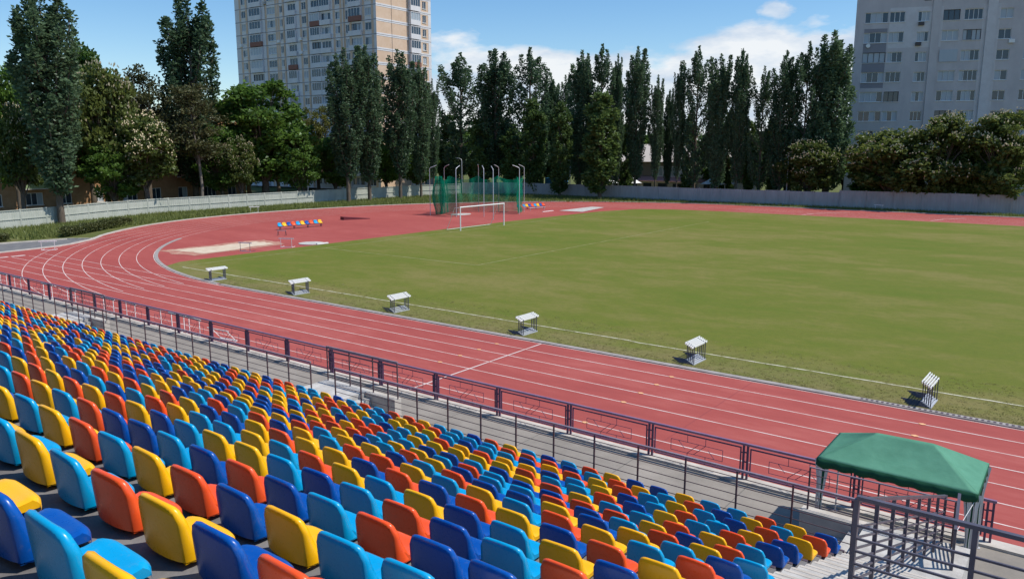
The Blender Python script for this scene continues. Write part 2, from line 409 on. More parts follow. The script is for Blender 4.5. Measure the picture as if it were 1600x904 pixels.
# exit stairs: landing, outer cheek wall, steps running along the stand
def exit_stair(x0, x1, run, label):
    """landing x0..x1; run = +1: steps go down towards +x, -1 towards -x"""
    t = thing('exit_stair', label, 'stairs', (0,0,0), 0, 'concrete exit stairs down to the apron')
    b = MB(); b.box(x0, x1, 13.603, 15.2, 0.05, 1.25)
    b.build('landing', M['white_concrete'], t)
    b = MB(); n = 6
    for i in range(n):
        zt = 1.25*(n-i-1+.0)/n + .05
        if zt < .1: continue
        xa = x1 + i*.26 if run > 0 else x0 - i*.26
        if run > 0: b.box(xa, xa+.262, 13.62, 14.93, .05, zt)
        else: b.box(xa-.262, xa, 13.62, 14.93, .05, zt)
    b.build('steps', M['white_concrete'], t)
    b = MB()
    if run > 0: b.box(x1+.003, x1+1.25, 14.94, 15.2, .05, 1.247)
    else: b.box(x0-1.2, x0-.003, 14.94, 15.2, .05, 1.247)
    b.build('cheek_wall', M['kerb'], t)
    return t
exit_stair(-2.86, -1.12, -1, 'concrete exit stair beside the green canopy, at the foot of the aisle')
exit_stair(-18.6, -16.7, 1, 'concrete exit stair at the railing gap in the middle of the stand')
exit_stair(-35.8, -33.9, 1, 'concrete exit stair at the railing gap furthest from the canopy')

# ------------------------------------------------------------------ seats
def profile_top(x, W, H, r):
    a = abs(x); s = W - r
    if a <= s: return H - .006*(a/s)**2
    return H - .006 - r*(1 - math.sqrt(max(0., 1 - ((a-s)/r)**2)))*1.0
W, H = .190, SH
def back_mesh(nx=12, nz=8):
    b = MB()
    xs = [-1+2*i/nx for i in range(nx+1)]
    xs = [math.copysign(abs(t)**.72, t) for t in xs]
    def shape(u, v):
        z = v*profile_top(u*W, W, H, .075)
        return u*W*(.985 - .05*(z/H)**2), z
    def outer(u, v):
        x, z = shape(u, v); h = z/H
        return (x, -.030*h + .020*(1-h)**2*0 - .030*(1-abs(u)**2.4)*(1-.55*h) + .022, z)
    def inner(u, v):
        x, z = shape(u, v); h = z/H
        return (x*.985, -.030*h + .052 - .022*(1-abs(u)**2.4)*(.4+.6*h) + .010 + .088*(1-h)**2.0, z)
    vs = []; fs = []
    def grid(fn, flip):
        n0 = len(vs)
        for i in range(nx+1):
            for k in range(nz+1): vs.append(fn(xs[i], k/nz))
        for i in range(nx):
            for k in range(nz):
                q = (n0+i*(nz+1)+k, n0+(i+1)*(nz+1)+k, n0+(i+1)*(nz+1)+k+1, n0+i*(nz+1)+k+1)
                fs.append(q[::-1] if flip else q)
        return n0
    a = grid(outer, False); c = grid(inner, True)
    ring = [k for k in range(0, nz+1)] + [i*(nz+1)+nz for i in range(1, nx+1)] + [nx*(nz+1)+k for k in range(nz-1, -1, -1)]
    mid = len(vs)
    for r in ring:                                          # rounded rim: a middle loop pushed outwards
        p = Vector(vs[a+r]); q = Vector(vs[c+r]); m_ = (p+q)/2
        d = Vector((p.x, 0, max(0, p.z-.16))); d = d.normalized() if d.length > 1e-6 else Vector((0,0,1))
        vs.append(tuple(m_ + d*.010))
    for i in range(len(ring)-1):
        fs.append((a+ring[i], a+ring[i+1], mid+i+1, mid+i)); fs.append((mid+i, mid+i+1, c+ring[i+1], c+ring[i]))
    b.add(vs, fs, 0, True)
    return b
def pan_mesh(nx=12):
    b = MB()
    path = [(.050,.090),(.072,.066),(.096,.048),(.122,.036),(.16,.028),(.21,.029),(.255,.036),(.285,.040),(.305,.036),(.317,.020),(.318,-.012)]
    vs = []; fs = []; m = len(path)
    for i in range(nx+1):
        u = -1 + 2*i/nx; u = math.copysign(abs(u)**.7, u)
        for k, (y, z) in enumerate(path):
            e = abs(u)**7
            zz = z + .012*abs(u)**3*(k < 8) - .010*(1-u*u)*math.exp(-((y-.16)/.08)**2) - .016*e*(2 < k)
            yy = y - .022*abs(u)**6*(k > 6)
            vs.append((u*W*1.0, yy, zz))
    for i in range(nx):
        for k in range(m-1):
            fs.append((i*m+k, (i+1)*m+k, (i+1)*m+k+1, i*m+k+1))
    b.add(vs, fs, 0, True)
    for sgn, i in ((-1, 0), (1, nx)):                      # side skirts roll down a little
        top = [vs[i*m+k] for k in range(m)]
        low = [(p[0]*.99, p[1], min(p[2], -.012)) if k else (p[0]*.99, p[1], p[2]-.03) for k, p in enumerate(top)]
        low[0] = (top[0][0]*.99, .03, 0.0); 
        q = [(k, k+1, m+k+1, m+k) if sgn < 0 else (m+k, m+k+1, k+1, k) for k in range(m-1)]
        b.add(top + low, q, 0, True)
    b.add([(-W*.98,.02,-.008),(W*.98,.02,-.008),(W*.98,.30,-.010),(-W*.98,.30,-.010)], [(3,2,1,0)], 0)
    return b
BACK = {}; PAN = {}
for c in 'yrld':
    BACK[c] = back_mesh().mesh('backrest', M[c]); PAN[c] = pan_mesh().mesh('seat', M[c])
bb = MB(); bb.box(-.14,.14,.10,.27,-.035,-.011); BR = bb.mesh('bracket', M['dark_metal'])

KNOWN = {
 12:'.dyrllyddyrld', 11:'.rlydrlyrldr', 10:'.yrdlylryry.l', 9:'.dylrldyld.yr', 8:'.drlydrll..yy', 7:'.lyrllyr.dldd',
 6:'.rdyrrd.lrly', 5:'lyrldrlldyrl', 4:'dlydyddrldy', 3:'rlyrlylyrr....lrldyldr', 2:'yrdyrdrdyy.yddyryryrlydyr',
 1:'dyldylyrl.llyrldlddyrdr', 0:'rldrldly.ldyryryryl', -1:'ddrldrdlddrlyrl', -2:'llydrylryly', -3:'rdyrlyl', -4:'yldyr'}
MISSING = {(5,22),(4,30),(6,34),(3,38),(8,40),(7,28),(2,47),(9,52)}
F_ = Vector((-.5915,.7862,-.1778)).normalized(); RT = Vector((.7990,.6013,0)); UP = RT.cross(F_)
seats = []
for j in rows:
    kmax = 84 if j > -3 else 60
    for k in range(0, kmax):
        if j >= 6 and k == 0: continue
        if (j,k) in MISSING: continue
        ch = KNOWN[j][k] if k < len(KNOWN[j]) else '.'
        if ch == '.': ch = R.choices('yrld', (30,24,24,22))[0]
        x = -2.73 - P*k + .008*max(0,j) + W
        y, zt = rows[j]
        p = Vector((x, y+.12, zt-.15-CAMH)); w = p.dot(F_)
        sx = 800 + 1207*p.dot(RT)/w if w > .3 else 9999; sy = 452 - 1207*p.dot(UP)/w if w > .3 else 9999
        seen = w > .3 and -60 < sx < 1660 and 300 < sy < 985
        seats.append((w if seen else 1e6+w, seen, j, k, ch, x, y, tread[j]+GAP))
seats = [s for s in seats if s[1]]
seats.sort()
NAMES = {'y':'yellow', 'r':'orange', 'l':'light blue', 'd':'dark blue'}
for i, (w, seen, j, k, ch, x, y, z) in enumerate(seats[:300]):
    n = k + (1 if j < 6 else 0)
    t = thing('stadium_seat', f'{NAMES[ch]} seat, {ordinal(n)} from the stairs in the {ordinal(13-j)} row above the railing', 'seat',
              (x + R.uniform(-.012,.012), y + R.uniform(-.010,.010), z), R.uniform(-.035,.035), 'plastic stadium seats')
    obj('backrest', BACK[ch], t); obj('seat', PAN[ch], t); obj('bracket', BR, t)
big = MB(); bk = back_mesh(8,5); pn = pan_mesh(6)
for (w, seen, j, k, ch, x, y, z) in seats[300:]:
    mi = 'yrld'.index(ch); a = R.uniform(-.025,.025); ca, sa = math.cos(a), math.sin(a)
    dx = x + R.uniform(-.012,.012)
    for src in (bk, pn):
        big.add([(dx+vx*ca-vy*sa, y+vx*sa+vy*ca, z+vz) for vx,vy,vz in src.v], src.f, mi, True)
    big.box(dx-.14, dx-.10, y+.05, y+.29, z-.04, z-.011, 4); big.box(dx+.10, dx+.14, y+.05, y+.29, z-.04, z-.011, 4)
o = big.build('stadium_seats', [M['y'],M['r'],M['l'],M['d'],M['dark_metal']])
tag(o, 'mass of yellow, orange and blue seats further down the stand', 'seats', 'plastic stadium seats', 'stuff')

# ------------------------------------------------------------------ railings
def rail_run(name, label, x0, x1, y, zb, zt, step, m, nbars=6, rp=.015, rt=.024, rb=.009, group=None):
    t = thing(name, label, 'railing', (0,0,0), 0, group)
    n = max(1, round((x1-x0)/step))
    for i in range(n+1):
        x = x0 + (x1-x0)*i/n
        b = MB(); b.bar((x,y,zb), (x,y,zt-.02), rp*2, rp*2)
        b.build('post', m, t)
    b = MB(); b.bar((x0-rp,y,zt), (x1+rp,y,zt), rt*2, rt*1.7); b.build('handrail', M['lilac'], t)
    for q in range(nbars):
        z = zb + .12 + (zt-zb-.27)*q/(nbars-1)
        b = MB(); b.tube([(x0,y,z),(x1,y,z)], rb, 6); b.build('bar', m, t)
    return t
rail_run('black_railing', 'long black bar railing along the front row between canopy and middle gap', -16.22, -2.76, 13.45, 1.28, 2.4, 1.03, M['dark_metal'])
rail_run('black_railing', 'black bar railing along the front row between the two railing gaps', -33.4, -17.26, 13.45, 1.28, 2.4, 1.03, M['dark_metal'])
rail_run('black_railing', 'black bar railing at the far end of the stand, past both railing gaps', -52, -34.5, 13.45, 1.28, 2.4, 1.03, M['dark_metal'])
rail_run('landing_railing', 'short black railing on the outer wall of the middle exit stair', -18.5, -15.45, 15.07, 1.25, 2.33, 1.03, M['dark_metal'])
rail_run('landing_railing', 'short black railing on the outer wall of the far exit stair', -35.7, -32.6, 15.07, 1.25, 2.33, 1.03, M['dark_metal'])
rail_run('landing_railing', 'short black railing standing under the green canopy', -3.95, -1.42, 15.07, 1.25, 2.13, 1.3, M['dark_metal'], nbars=5, rt=.014)
# grey rail along the deck edge and the sloping one down the aisle stair
def sloped(name, label, p0, p1, h0, n, m, nb=6, w=.043):
    t = thing(name, label, 'railing')
    p0 = Vector(p0); p1 = Vector(p1); up = Vector((0,0,1))
    for i in range(n+1):
        q = p0.lerp(p1, i/n); b = MB(); b.bar(q - up*h0, q - up*.02, w, w); b.build('post', m, t)
    b = MB(); b.bar(p0, p1, w*1.15, w*.9); b.build('handrail', m, t)
    for k in range(nb):
        d = up*(-.30 - (h0-.42)*k/(nb-1))
        b = MB(); b.bar(p0+d, p1+d, w*.48, w*.48); b.build('bar', m, t)
    return t
sloped('stair_railing', 'sloping grey railing descending beside the pale aisle stair', (-1.61,8.0,4.80), (-1.59,15.15,2.16), 1.02, 7, M['grey_metal'])
sloped('deck_railing', 'thick grey level railing in the right foreground above the apron', (-1.61,7.96,4.84), (3.6,7.96,4.84), 1.12, 5, M['grey_metal'], 6, .047)
sloped('steep_railing', 'short steep grey railing at the bottom of the aisle beside the canopy', (-1.40,15.3,2.19), (-1.30,14.2,1.98), .93, 1, M['grey_metal'], 6)

# purple fence along the track
fence = thing('purple_railing', 'purple steel railing with patterned panels along the edge of the red track', 'railing')
px = [-1.08] + [-3.73 - 2.632*i for i in range(0, 23)]
FY, FB, FT = 18.24, .11, 1.0
for i, x in enumerate(px):
    b = MB(); b.box(x-.075, x-.03, FY-.03, FY+.03, FB, FT); b.box(x+.03, x+.075, FY-.03, FY+.03, FB, FT)
    for z in (.3,.55,.8): b.box(x-.0295, x+.0295, FY-.012, FY+.012, z, z+.03)
    b.build('post', M['purple_dark'], fence)
    if i == len(px)-1: break
    xa, xb = px[i+1]+.078, x-.078
    b = MB()
    fr = .030
    b.bar((xa+.05,FY,FB+.12), (xa+.05,FY,FT-.06), fr); b.bar((xb-.05,FY,FB+.12), (xb-.05,FY,FT-.06), fr)
    b.bar((xa+.065,FY,FB+.12), (xb-.065,FY,FB+.12), fr); b.bar((xa+.065,FY,FT-.075), (xb-.065,FY,FT-.075), fr)
    b.bar((xa-.003,FY,FB+.22),(xa+.034,FY,FB+.22),.022); b.bar((xb+.003,FY,FT-.2),(xb-.034,FY,FT-.2),.022)
    pn_ = b.build('panel_frame', M['purple_dark'], fence)
    b = MB(); cx = (xa+xb)/2; hw = (xb-xa)*.29; z0, z1 = .42, .72; r = .008
    for p, q in (((cx-hw,z0),(cx-hw,z1)),((cx+hw,z0),(cx+hw,z1)),((cx-hw,z0),(cx+hw,z0)),((cx-hw,z1),(cx+hw,z1)),
                 ((cx-hw*.35,z1),(cx-hw*.35,FT-.09)),((cx+hw*.35,z1),(cx+hw*.35,FT-.09)),((cx-hw*.35,z0),(cx-hw*.35,FB+.135)),((cx+hw*.35,z0),(cx+hw*.35,FB+.135)),
                 ((cx-hw*.35,z0),(cx+hw*.1,z1)),((cx+hw*.35,z1),(cx-hw*.1,z0)),((cx-hw*.7,z1),(cx-hw*.45,z0+.1)),((cx+hw*.7,z0),(cx+hw*.45,z1-.1))):
        b.tube([(p[0],FY,p[1]),(q[0],FY,q[1])], r, 5)
    b.build('ornament', M['purple_dark'], pn_)
b = MB(); b.bar((px[-1]-.1,FY,FT+.03), (px[0]+.1,FY,FT+.03), .07, .055); b.build('handrail', M['purple'], fence)

# ------------------------------------------------------------------ canopy
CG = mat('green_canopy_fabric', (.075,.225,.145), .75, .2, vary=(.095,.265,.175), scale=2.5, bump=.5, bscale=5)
CGD = mat('shaded_valance_and_stripe_green', (.012,.080,.042), .8, .2)  # valance shade put into the green; the dark curtain stripes share it
CST = mat('striped_curtain_white', (.62,.62,.60), .8, .2)
can = thing('green_canopy', 'green gazebo canopy with striped corner curtains beside the track railing', 'canopy')
x0, x1, y0, y1 = -4.12, -1.18, 16.15, 17.98; ze = 1.93
RA, RB = Vector((-3.17,17.12,2.40)), Vector((-2.12,17.15,2.40))
C00, C10, C11, C01 = (Vector((x,y,ze)) for x, y in ((x0,y0),(x1,y0),(x1,y1),(x0,y1)))
b = MB()
for qi, (p0_, p1_, q1_, q0_) in enumerate(((C00,C10,RB,RA),(C10,C11,RB,RB),(C11,C01,RA,RB),(C01,C00,RA,RA))):
    nx, ny = 26, 14; vs = []; fs = []
    for i in range(nx+1):
        for k in range(ny+1):
            a_, t_ = i/nx, k/ny; p_ = p0_.lerp(p1_, a_).lerp(q0_.lerp(q1_, a_), t_)
            sag = .055*math.sin(PI*a_)*math.sin(PI*t_) + .010*math.sin(PI*a_)*math.sin(PI*t_)*math.sin(23*a_*(1-t_)+5*t_+qi)
            crease = -.012*math.exp(-((t_-.62)/.035)**2)*math.sin(PI*a_)
            vs.append((p_.x, p_.y, p_.z - sag - crease))
    for i in range(nx):
        for k in range(ny): fs.append((i*(ny+1)+k,(i+1)*(ny+1)+k,(i+1)*(ny+1)+k+1,i*(ny+1)+k+1))
    b.add(vs, fs, 0, True)
o = b.build('roof', CG, can); md = o.modifiers.new('Solidify','SOLIDIFY'); md.thickness = .006
def valance(p, q, n):
    b = MB(); vs = []; 
    for i in range(n*8+1):
        t = i/(n*8); x = p[0]+(q[0]-p[0])*t; y = p[1]+(q[1]-p[1])*t
        d = .15 + .05*abs(math.sin(PI*t*n)); wv = .012*math.sin(2*PI*t*n)
        nx_, ny_ = (q[1]-p[1]), -(q[0]-p[0]); ln = math.hypot(nx_, ny_)
        vs += [(x+nx_/ln*.004, y+ny_/ln*.004, ze), (x+nx_/ln*(.01+wv), y+ny_/ln*(.01+wv), ze-d)]
    b.add(vs, [(2*i,2*i+1,2*i+3,2*i+2) for i in range(n*8)], 0, True); return b
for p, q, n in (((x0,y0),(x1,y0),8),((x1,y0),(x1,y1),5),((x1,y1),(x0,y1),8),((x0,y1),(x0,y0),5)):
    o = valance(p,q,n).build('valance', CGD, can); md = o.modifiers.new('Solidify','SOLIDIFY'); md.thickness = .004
for x, y in ((x0+.04,y0+.04),(x1-.04,y0+.04),(x1-.04,y1-.04),(x0+.04,y1-.04)):
    b = MB(); b.bar((x,y,.05),(x,y,ze-.02),.03); b.box(x-.05,x+.05,y-.05,y+.05,.05,.06); b.build('leg', M['silver'], can)
for (x, y, sx_, sy_) in ((x0+.05,y0+.05,1,1),(x1-.05,y0+.05,-1,1),(x1-.05,y1-.05,-1,-1)):
    b = MB(); nn = 18                                     # curtain gathered round the leg: a pleated tube, wide at top
    rings = []
    for zi, (z, r) in enumerate(((ze-.05,.125),(1.5,.085),(1.15,.05),(.95,.035),(.6,.05),(.12,.06))):
        rings.append([(x+sx_*.05+(r*(1+.25*math.cos(6*a)))*math.cos(a), y+sy_*.04+(r*(1+.25*math.cos(6*a)))*.6*math.sin(a), z) for a in [2*PI*i/nn for i in range(nn)]])
    vs = [v for r_ in rings for v in r_]
    for zi in range(5):
        for i in range(nn):
            b.add([rings[zi][i], rings[zi][(i+1)%nn], rings[zi+1][(i+1)%nn], rings[zi+1][i]], [(3,2,1,0)], (i//2)%2)
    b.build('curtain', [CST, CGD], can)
b = MB(); b.tube([(x1-.05,y0+.02,1.75),(-1.45,15.25,1.3)], .006, 5); b.build('guy_rope', M['white'], can)

# ------------------------------------------------------------------ hurdles
def hurdle_meshes(hh, wd, leg=.62):
    b1 = MB(); b1.box(-.012,.012,-wd/2-.14,wd/2+.14,hh-.08,hh); 
    for yy in (-wd/2+.1, wd/2-.1):
        b1.box(-.0135,.0135,yy-.022,yy+.022,hh-.05,hh-.028,1)
    b3 = MB(); b3.bar((.022,-wd/2,.02),(.022,wd/2,.02),.07,.035)
    out = [('board', b1.mesh('board',[M['white'],M['navy']])), ('base_bar', b3.mesh('base_bar',M['slate']))]
    for yy in (-wd/2+.06, wd/2-.06):
        b2 = MB(); b2.bar((.022,yy,.03),(.022,yy,hh-.03),.028); out.append(('upright', b2.mesh('upright',M['navy'])))
        b4 = MB(); b4.bar((-.004,yy,.018),(-leg,yy,.018),.03); out.append(('foot', b4.mesh('foot',M['navy'])))
    return out
HM = hurdle_meshes(.76, 1.12)
def hurdle(label, group, x, y, rz=0., ry=0., z=.016, ms=None):
    t = thing('track_hurdle', label, 'hurdle', (x,y,z), rz, group); t.rotation_euler.y = ry
    for nme, me in (ms or HM): obj(nme, me, t)
    return t
packs = [(-44.76,27.95,4,'leftmost pack, nearest the bend',(.23,-.09)),(-36.5,28.05,4,'second pack from the bend',(.27,-.15)),(-28.33,28.05,4,'third pack from the bend',(.29,-.19)),
         (-20.1,28.05,4,'pack just left of the finish line',(.19,-.14)),(-11.91,28.15,5,'pack between the finish line and striped pack',(.13,-.13)),(-3.6,27.95,5,'striped pack at far right, seen edge on',(.085,-.14))]
for i, (x, y, n, where, st) in enumerate(packs):
    for q in range(n):
        pos = 'front' if q == n-1 else ('rear' if q == 0 else ordinal(n-q))
        hurdle(f'white topped hurdle, {pos} one of the {where}', 'hurdles packed on the grass', x-(n-1-q)*st[0], y-(n-1-q)*st[1], R.uniform(-.01,.01)-.02)
WM = hurdle_meshes(.80, 1.12); 
for _, me in WM[1:]: me.materials[0] = M['white']
hurdle('single white hurdle standing on the red infield beside the pale circle', None, -55.6, 41.4, rad(-62), z=0, ms=WM)
hurdle('single white hurdle on the path beyond the start of the straight', None, -69.9, 28.1, rad(-40), z=0, ms=WM)
hurdle('low dark hurdle between the sand pit and the grass', None, -56.0, 37.6, rad(-75), z=0, ms=HM)
hurdle('white hurdle left on the verge near the pale fence', None, -90.2, 62.3, rad(-20), z=.0, ms=WM)
hurdle('white hurdle by the grey fence behind the far straight', None, -24.0, 116.6, rad(70), z=.0, ms=WM)
for i, (x, lab) in enumerate([(-53.5,'white hurdle at the far left end of the purple railing'),(-51.6,'white hurdle second from the far left end of the purple railing'),(-47.3,'white hurdle behind the purple railing, left of the exit landing'),
        (-44.6,'white hurdle beside a purple post, left of the exit landing'),(-40.2,'white hurdle behind the far exit landing'),(-38.2,'white hurdle right behind the far landing rail'),
        (-35.9,'white hurdle left of the pair behind the railing'),(-33.6,'white hurdle, left one of the pair near the tipped hurdle'),(-32.2,'white hurdle, right one of the pair near the tipped hurdle')]):
    hurdle(lab, 'hurdles stored along the purple railing', x, 18.75 + R.uniform(-.12,.12), rad(90+R.uniform(-6,6)), z=.0, ms=WM)
tip = hurdle('white hurdle tipped over against the purple railing', None, -29.9, 18.95, rad(95), rad(-42), z=.06, ms=WM)

# ------------------------------------------------------------------ goal, cage, benches
goal = thing('football_goal', 'white football goal at the edge of the grass before the green cage', 'goal')
gx, gy0, gy1 = -52.45, 60.8, 68.2
for y in (gy0, gy1):
    b = MB(); b.tube([(gx,y,0),(gx,y,2.44)], .06, 10); b.build('goal_post', M['white'], goal)
    b = MB(); b.tube([(gx,y,2.40),(gx-.75,y,2.35),(gx-1.9,y,.02)], .025, 6); b.build('stay', M['white'], goal)
b = MB(); b.tube([(gx,gy0-.06,2.44),(gx,gy1+.06,2.44)], .06, 10); b.build('crossbar', M['white'], goal)
b = MB(); b.tube([(gx-1.9,gy0,.03),(gx-1.9,gy1,.03)], .02, 6); b.build('ground_bar', M['white'], goal)

cage = thing('throwing_cage', 'hammer cage of tall white poles with bent tops and green net', 'throwing cage')
cp = [(-68.5,73.5),(-67.2,76.8),(-58.6,68.2),(-58.2,70.9),(-60.4,76.5),(-63.3,79.6),(-58.5,67.0)]
cp = [(-68.5,73.5),(-71.3,79.2),(-60.2,69.8),(-58.3,70.4),(-66.4,81.4),(-58.6,73.2),(-62.2,79.6),(-63.8,82.2),(-59.9,81.2)]
# poles stand where the photograph shows them: base points read off on the ground plane
cp = [(-68.5,73.5),(-70.5,78.5),(-63.8,73.2),(-61.3,75.6),(-67.0,81.5),(-57.9,73.2),(-64.4,82.6),(-62.2,88.6-3.2),(-59.9,81.2)]
ctr = Vector((-64.6,78.2))
for (x, y) in cp:
    d = (ctr - Vector((x,y))).normalized()
    b = MB(); b.tube([(x,y,0),(x,y,5.9),(x+d.x*.12,y+d.y*.12,6.05),(x+d.x*.9,y+d.y*.9,6.35)], .042, 8); b.build('pole', M['silver'], cage)
NET = bpy.data.materials.new('green_net'); NET.use_nodes = True; nt = NET.node_tree; N_ = nt.nodes; N_.remove(N_['Principled BSDF'])
df = N_.new('ShaderNodeBsdfDiffuse'); df.inputs['Color'].default_value = (.006,.20,.115,1); tp = N_.new('ShaderNodeBsdfTransparent')
mx = N_.new('ShaderNodeMixShader'); tc = N_.new('ShaderNodeTexCoord')
fc = ramp(nt, noise(nt, .6, tc.outputs['Object'], 3), [(.3, .34), (.7, .62)])
nt.links.new(fc, mx.inputs[0]); nt.links.new(tp.outputs[0], mx.inputs[1]); nt.links.new(df.outputs[0], mx.inputs[2]); nt.links.new(mx.outputs[0], N_['Material Output'].inputs['Surface'])
order = [0,1,4,6,7,8]
net = [(-63.8,73.6)] + [(-67.6,74.4),(-69.6,78.4),(-66.6,81.0),(-64.2,82.2),(-62.3,85.0),(-60.4,81.4)]
b = MB(); vs = []; ns = 10; nz = 6
pts = []
for i in range(len(net)-1):
    a = Vector(net[i]); c = Vector(net[i+1]); dd = (c-a).normalized(); nn = Vector((-dd.y, dd.x))
    for k in range(ns): 
        t = k/ns; pts.append((a.lerp(c,t) + nn*.18*math.sin(t*PI*5), 4.9 - .55*math.sin(PI*t)))
pts.append((Vector(net[-1]), 4.9))
for p, top in pts:
    for q in range(nz+1): vs.append((p.x + .12*math.sin(q*1.7+p.y), p.y + .1*math.sin(q*1.3+p.x), .1 + (top-.1)*q/nz))
b.add(vs, [(i*(nz+1)+q,(i+1)*(nz+1)+q,(i+1)*(nz+1)+q+1,i*(nz+1)+q+1) for i in range(len(pts)-1) for q in range(nz)], 0, True)
b.build('net', NET, cage)
b = MB(); rings = []                                        # the net door gathered into a bunch at the left
for q in range(9):
    z = .05 + 4.9*q/8; r = .62 - .22*math.cos(q*.8)
    rings.append([(-68.0 + r*(1+.3*math.cos(7*a))*math.cos(a)*.8, 74.6 + r*(1+.3*math.cos(7*a))*math.sin(a), z) for a in [2*PI*i/28 for i in range(28)]])
for q in range(8):
    for i in range(28): b.add([rings[q][i],rings[q][(i+1)%28],rings[q+1][(i+1)%28],rings[q+1][i]], [(0,1,2,3)], 0, True)
b.build('gathered_net', NET, cage)

def bench(label, p, q, cols_):
    p = Vector(p); q = Vector(q); d = q - p; L_ = d.length; rz = math.atan2(d.y, d.x) 
    t = thing('seat_bench', label, 'bench', (p.x,p.y,0), rz - PI, 'benches of ten coloured seats')
    # local: row runs along -x, seats face -y flipped => turn so they face the field (+X)
    n = len(cols_); st = L_/n
    b = MB(); b.bar((-L_,.18,.36),(0,.18,.36),.06); b.bar((-L_,.32,.36),(0,.32,.36),.05); b.build('frame', M['dark_metal'], t)
    for i in range(4):
        x = -.25 - (L_-.5)*i/3
        for y in (.14,.34):
            b = MB(); b.bar((x,y,0),(x,y,.33),.05); b.build('leg', M['dark_metal'], t)
    for i, c in enumerate(cols_):
        s = bpy.data.objects.new('seat', None); col.objects.link(s); s.parent = t; s.location = (-(i+.5)*st,0,.40); s.scale = (1.15,1.15,1.15)
        obj('backrest', BACK[c], s); obj('seat_pan', PAN[c], s)
    return t
bench('bench of ten coloured seats on the red infield near the sand pit', (-68.6,50.0), (-68.2,55.6), 'lydrlydrly')
bench('bench of ten coloured seats beyond the right pole of the cage', (-64.9,87.3), (-63.7,92.4), 'drlydrlydr')

MAT = mat('maroon_cover', (.10,.012,.02), .6, .4, vary=(.14,.02,.03), scale=2)
b = MB(); b.add([(-72.9,62.3,.0),(-71.8,61.9,.0),(-70.6,65.0,.0),(-71.0,65.3,.0),(-72.9,62.3,.36),(-71.8,61.9,.36),(-70.6,65.0,.05),(-71.0,65.3,.05)],
    [(0,3,2,1),(4,5,6,7),(0,1,5,4),(1,2,6,5),(2,3,7,6),(3,0,4,7)])
tag(b.build('wedge_ramp', MAT), 'low dark red wedge lying on the red infield', 'ramp')
t = thing('starting_stand', 'small dark sawhorse standing on the red track near the bench', 'sawhorse', (-63.6,46.9,0), .6)
b = MB(); b.bar((-.45,0,.5),(.45,0,.5),.05); b.build('top_bar', M['slate'], t)
for sx_ in (-.38,.38):
    b = MB(); b.bar((sx_,-.22,0),(sx_,0,.48),.035); b.bar((sx_,.22,0),(sx_,0,.48),.035); b.build('leg', M['dark_metal'], t)
b = MB(); b.tube([(-62.6,87.2,.35),(-62.0,90.2,.35)], .04, 6)
for y in (87.4,90.0): b.tube([(-62.6+(y-87.2)*.2,y,0),(-62.6+(y-87.2)*.2,y,.35)], .035, 6)
tag(b.build('low_barrier', M['slate']), 'low pale barrier pipe in front of the far bench', 'barrier')

# ------------------------------------------------------------------ fences
FL = mat('pale_fence_paint', (.40,.42,.36), .8, .2, vary=(.48,.49,.43), scale=1.4, stretch=(1,1,.35))
FD = mat('grey_fence_sheet', (.38,.355,.34), .75, .3, vary=(.46,.43,.415), scale=1.2, stretch=(1,1,.35))
def fence_run(label, pts, seg, h, m, mpost, corr=.03, per=.28, rails=True, name='fence'):
    t = thing(name, label, 'fence')
    P2 = [Vector(p) for p in pts]
    # resample
    ln = [0]; 
    for i in range(len(P2)-1): ln.append(ln[-1] + (P2[i+1]-P2[i]).length)
    def at(s):
        for i in range(len(P2)-1):
            if s <= ln[i+1] + 1e-6: return P2[i].lerp(P2[i+1], (s-ln[i])/(ln[i+1]-ln[i]))
        return P2[-1]
    n = round(ln[-1]/seg)
    for i in range(n+1):
        p = at(ln[-1]*i/n)
        b = MB(); b.box(p.x-.07,p.x+.07,p.y-.07,p.y+.07,0,h+.06); b.build('post', mpost, t)
        if i == n: break
        q = at(ln[-1]*(i+1)/n); d = (q-p); L_ = d.length; d.normalize(); nn = Vector((d.y,-d.x))
        hj = h + R.uniform(-.03,.03)
        b = MB(); k = int(L_/(per/2)); vs = []
        for j in range(k+1):
            c = p + d*(.075 + (L_-.15)*j/k) + nn*(corr if (j//1)%2 else 0)
            vs += [(c.x,c.y,.03),(c.x,c.y,hj)]
        b.add(vs, [(2*j,2*j+2,2*j+3,2*j+1) for j in range(k)])
        pn = b.build('panel', m, t); md = pn.modifiers.new('Solidify','SOLIDIFY'); md.thickness = .02
        if rails:
            b = MB()
            for z in (h*.5, h-.06):
                b.bar((p.x+nn.x*.06+d.x*.08,p.y+nn.y*.06+d.y*.08,z),(q.x+nn.x*.06-d.x*.08,q.y+nn.y*.06-d.y*.08,z),.05,.09)
            b.build('rail', mpost, pn)
    return t
fence_run('pale ribbed fence in full sun curving round the left bend', [(-88.0,14),(-91.0,30),(-93.2,38),(-96.6,46),(-98.3,53),(-98.7,80),(-98.5,104),(-96.6,112)], 3.0, 2.0, FL, FL, name='pale_fence')
fence_run('shaded grey sheet fence behind the far straight', [(-96.3,112.3),(-91,117),(-86,118.2),(-30,119.2)], 3.55, 2.2, FD, FD, rails=False, per=.36, name='grey_fence')
fence_run('taller shaded grey sheet fence in front of the grey flats', [(-29.9,119.2),(30,120.5)], 3.55, 2.5, FD, FD, rails=False, per=.36, name='grey_fence')

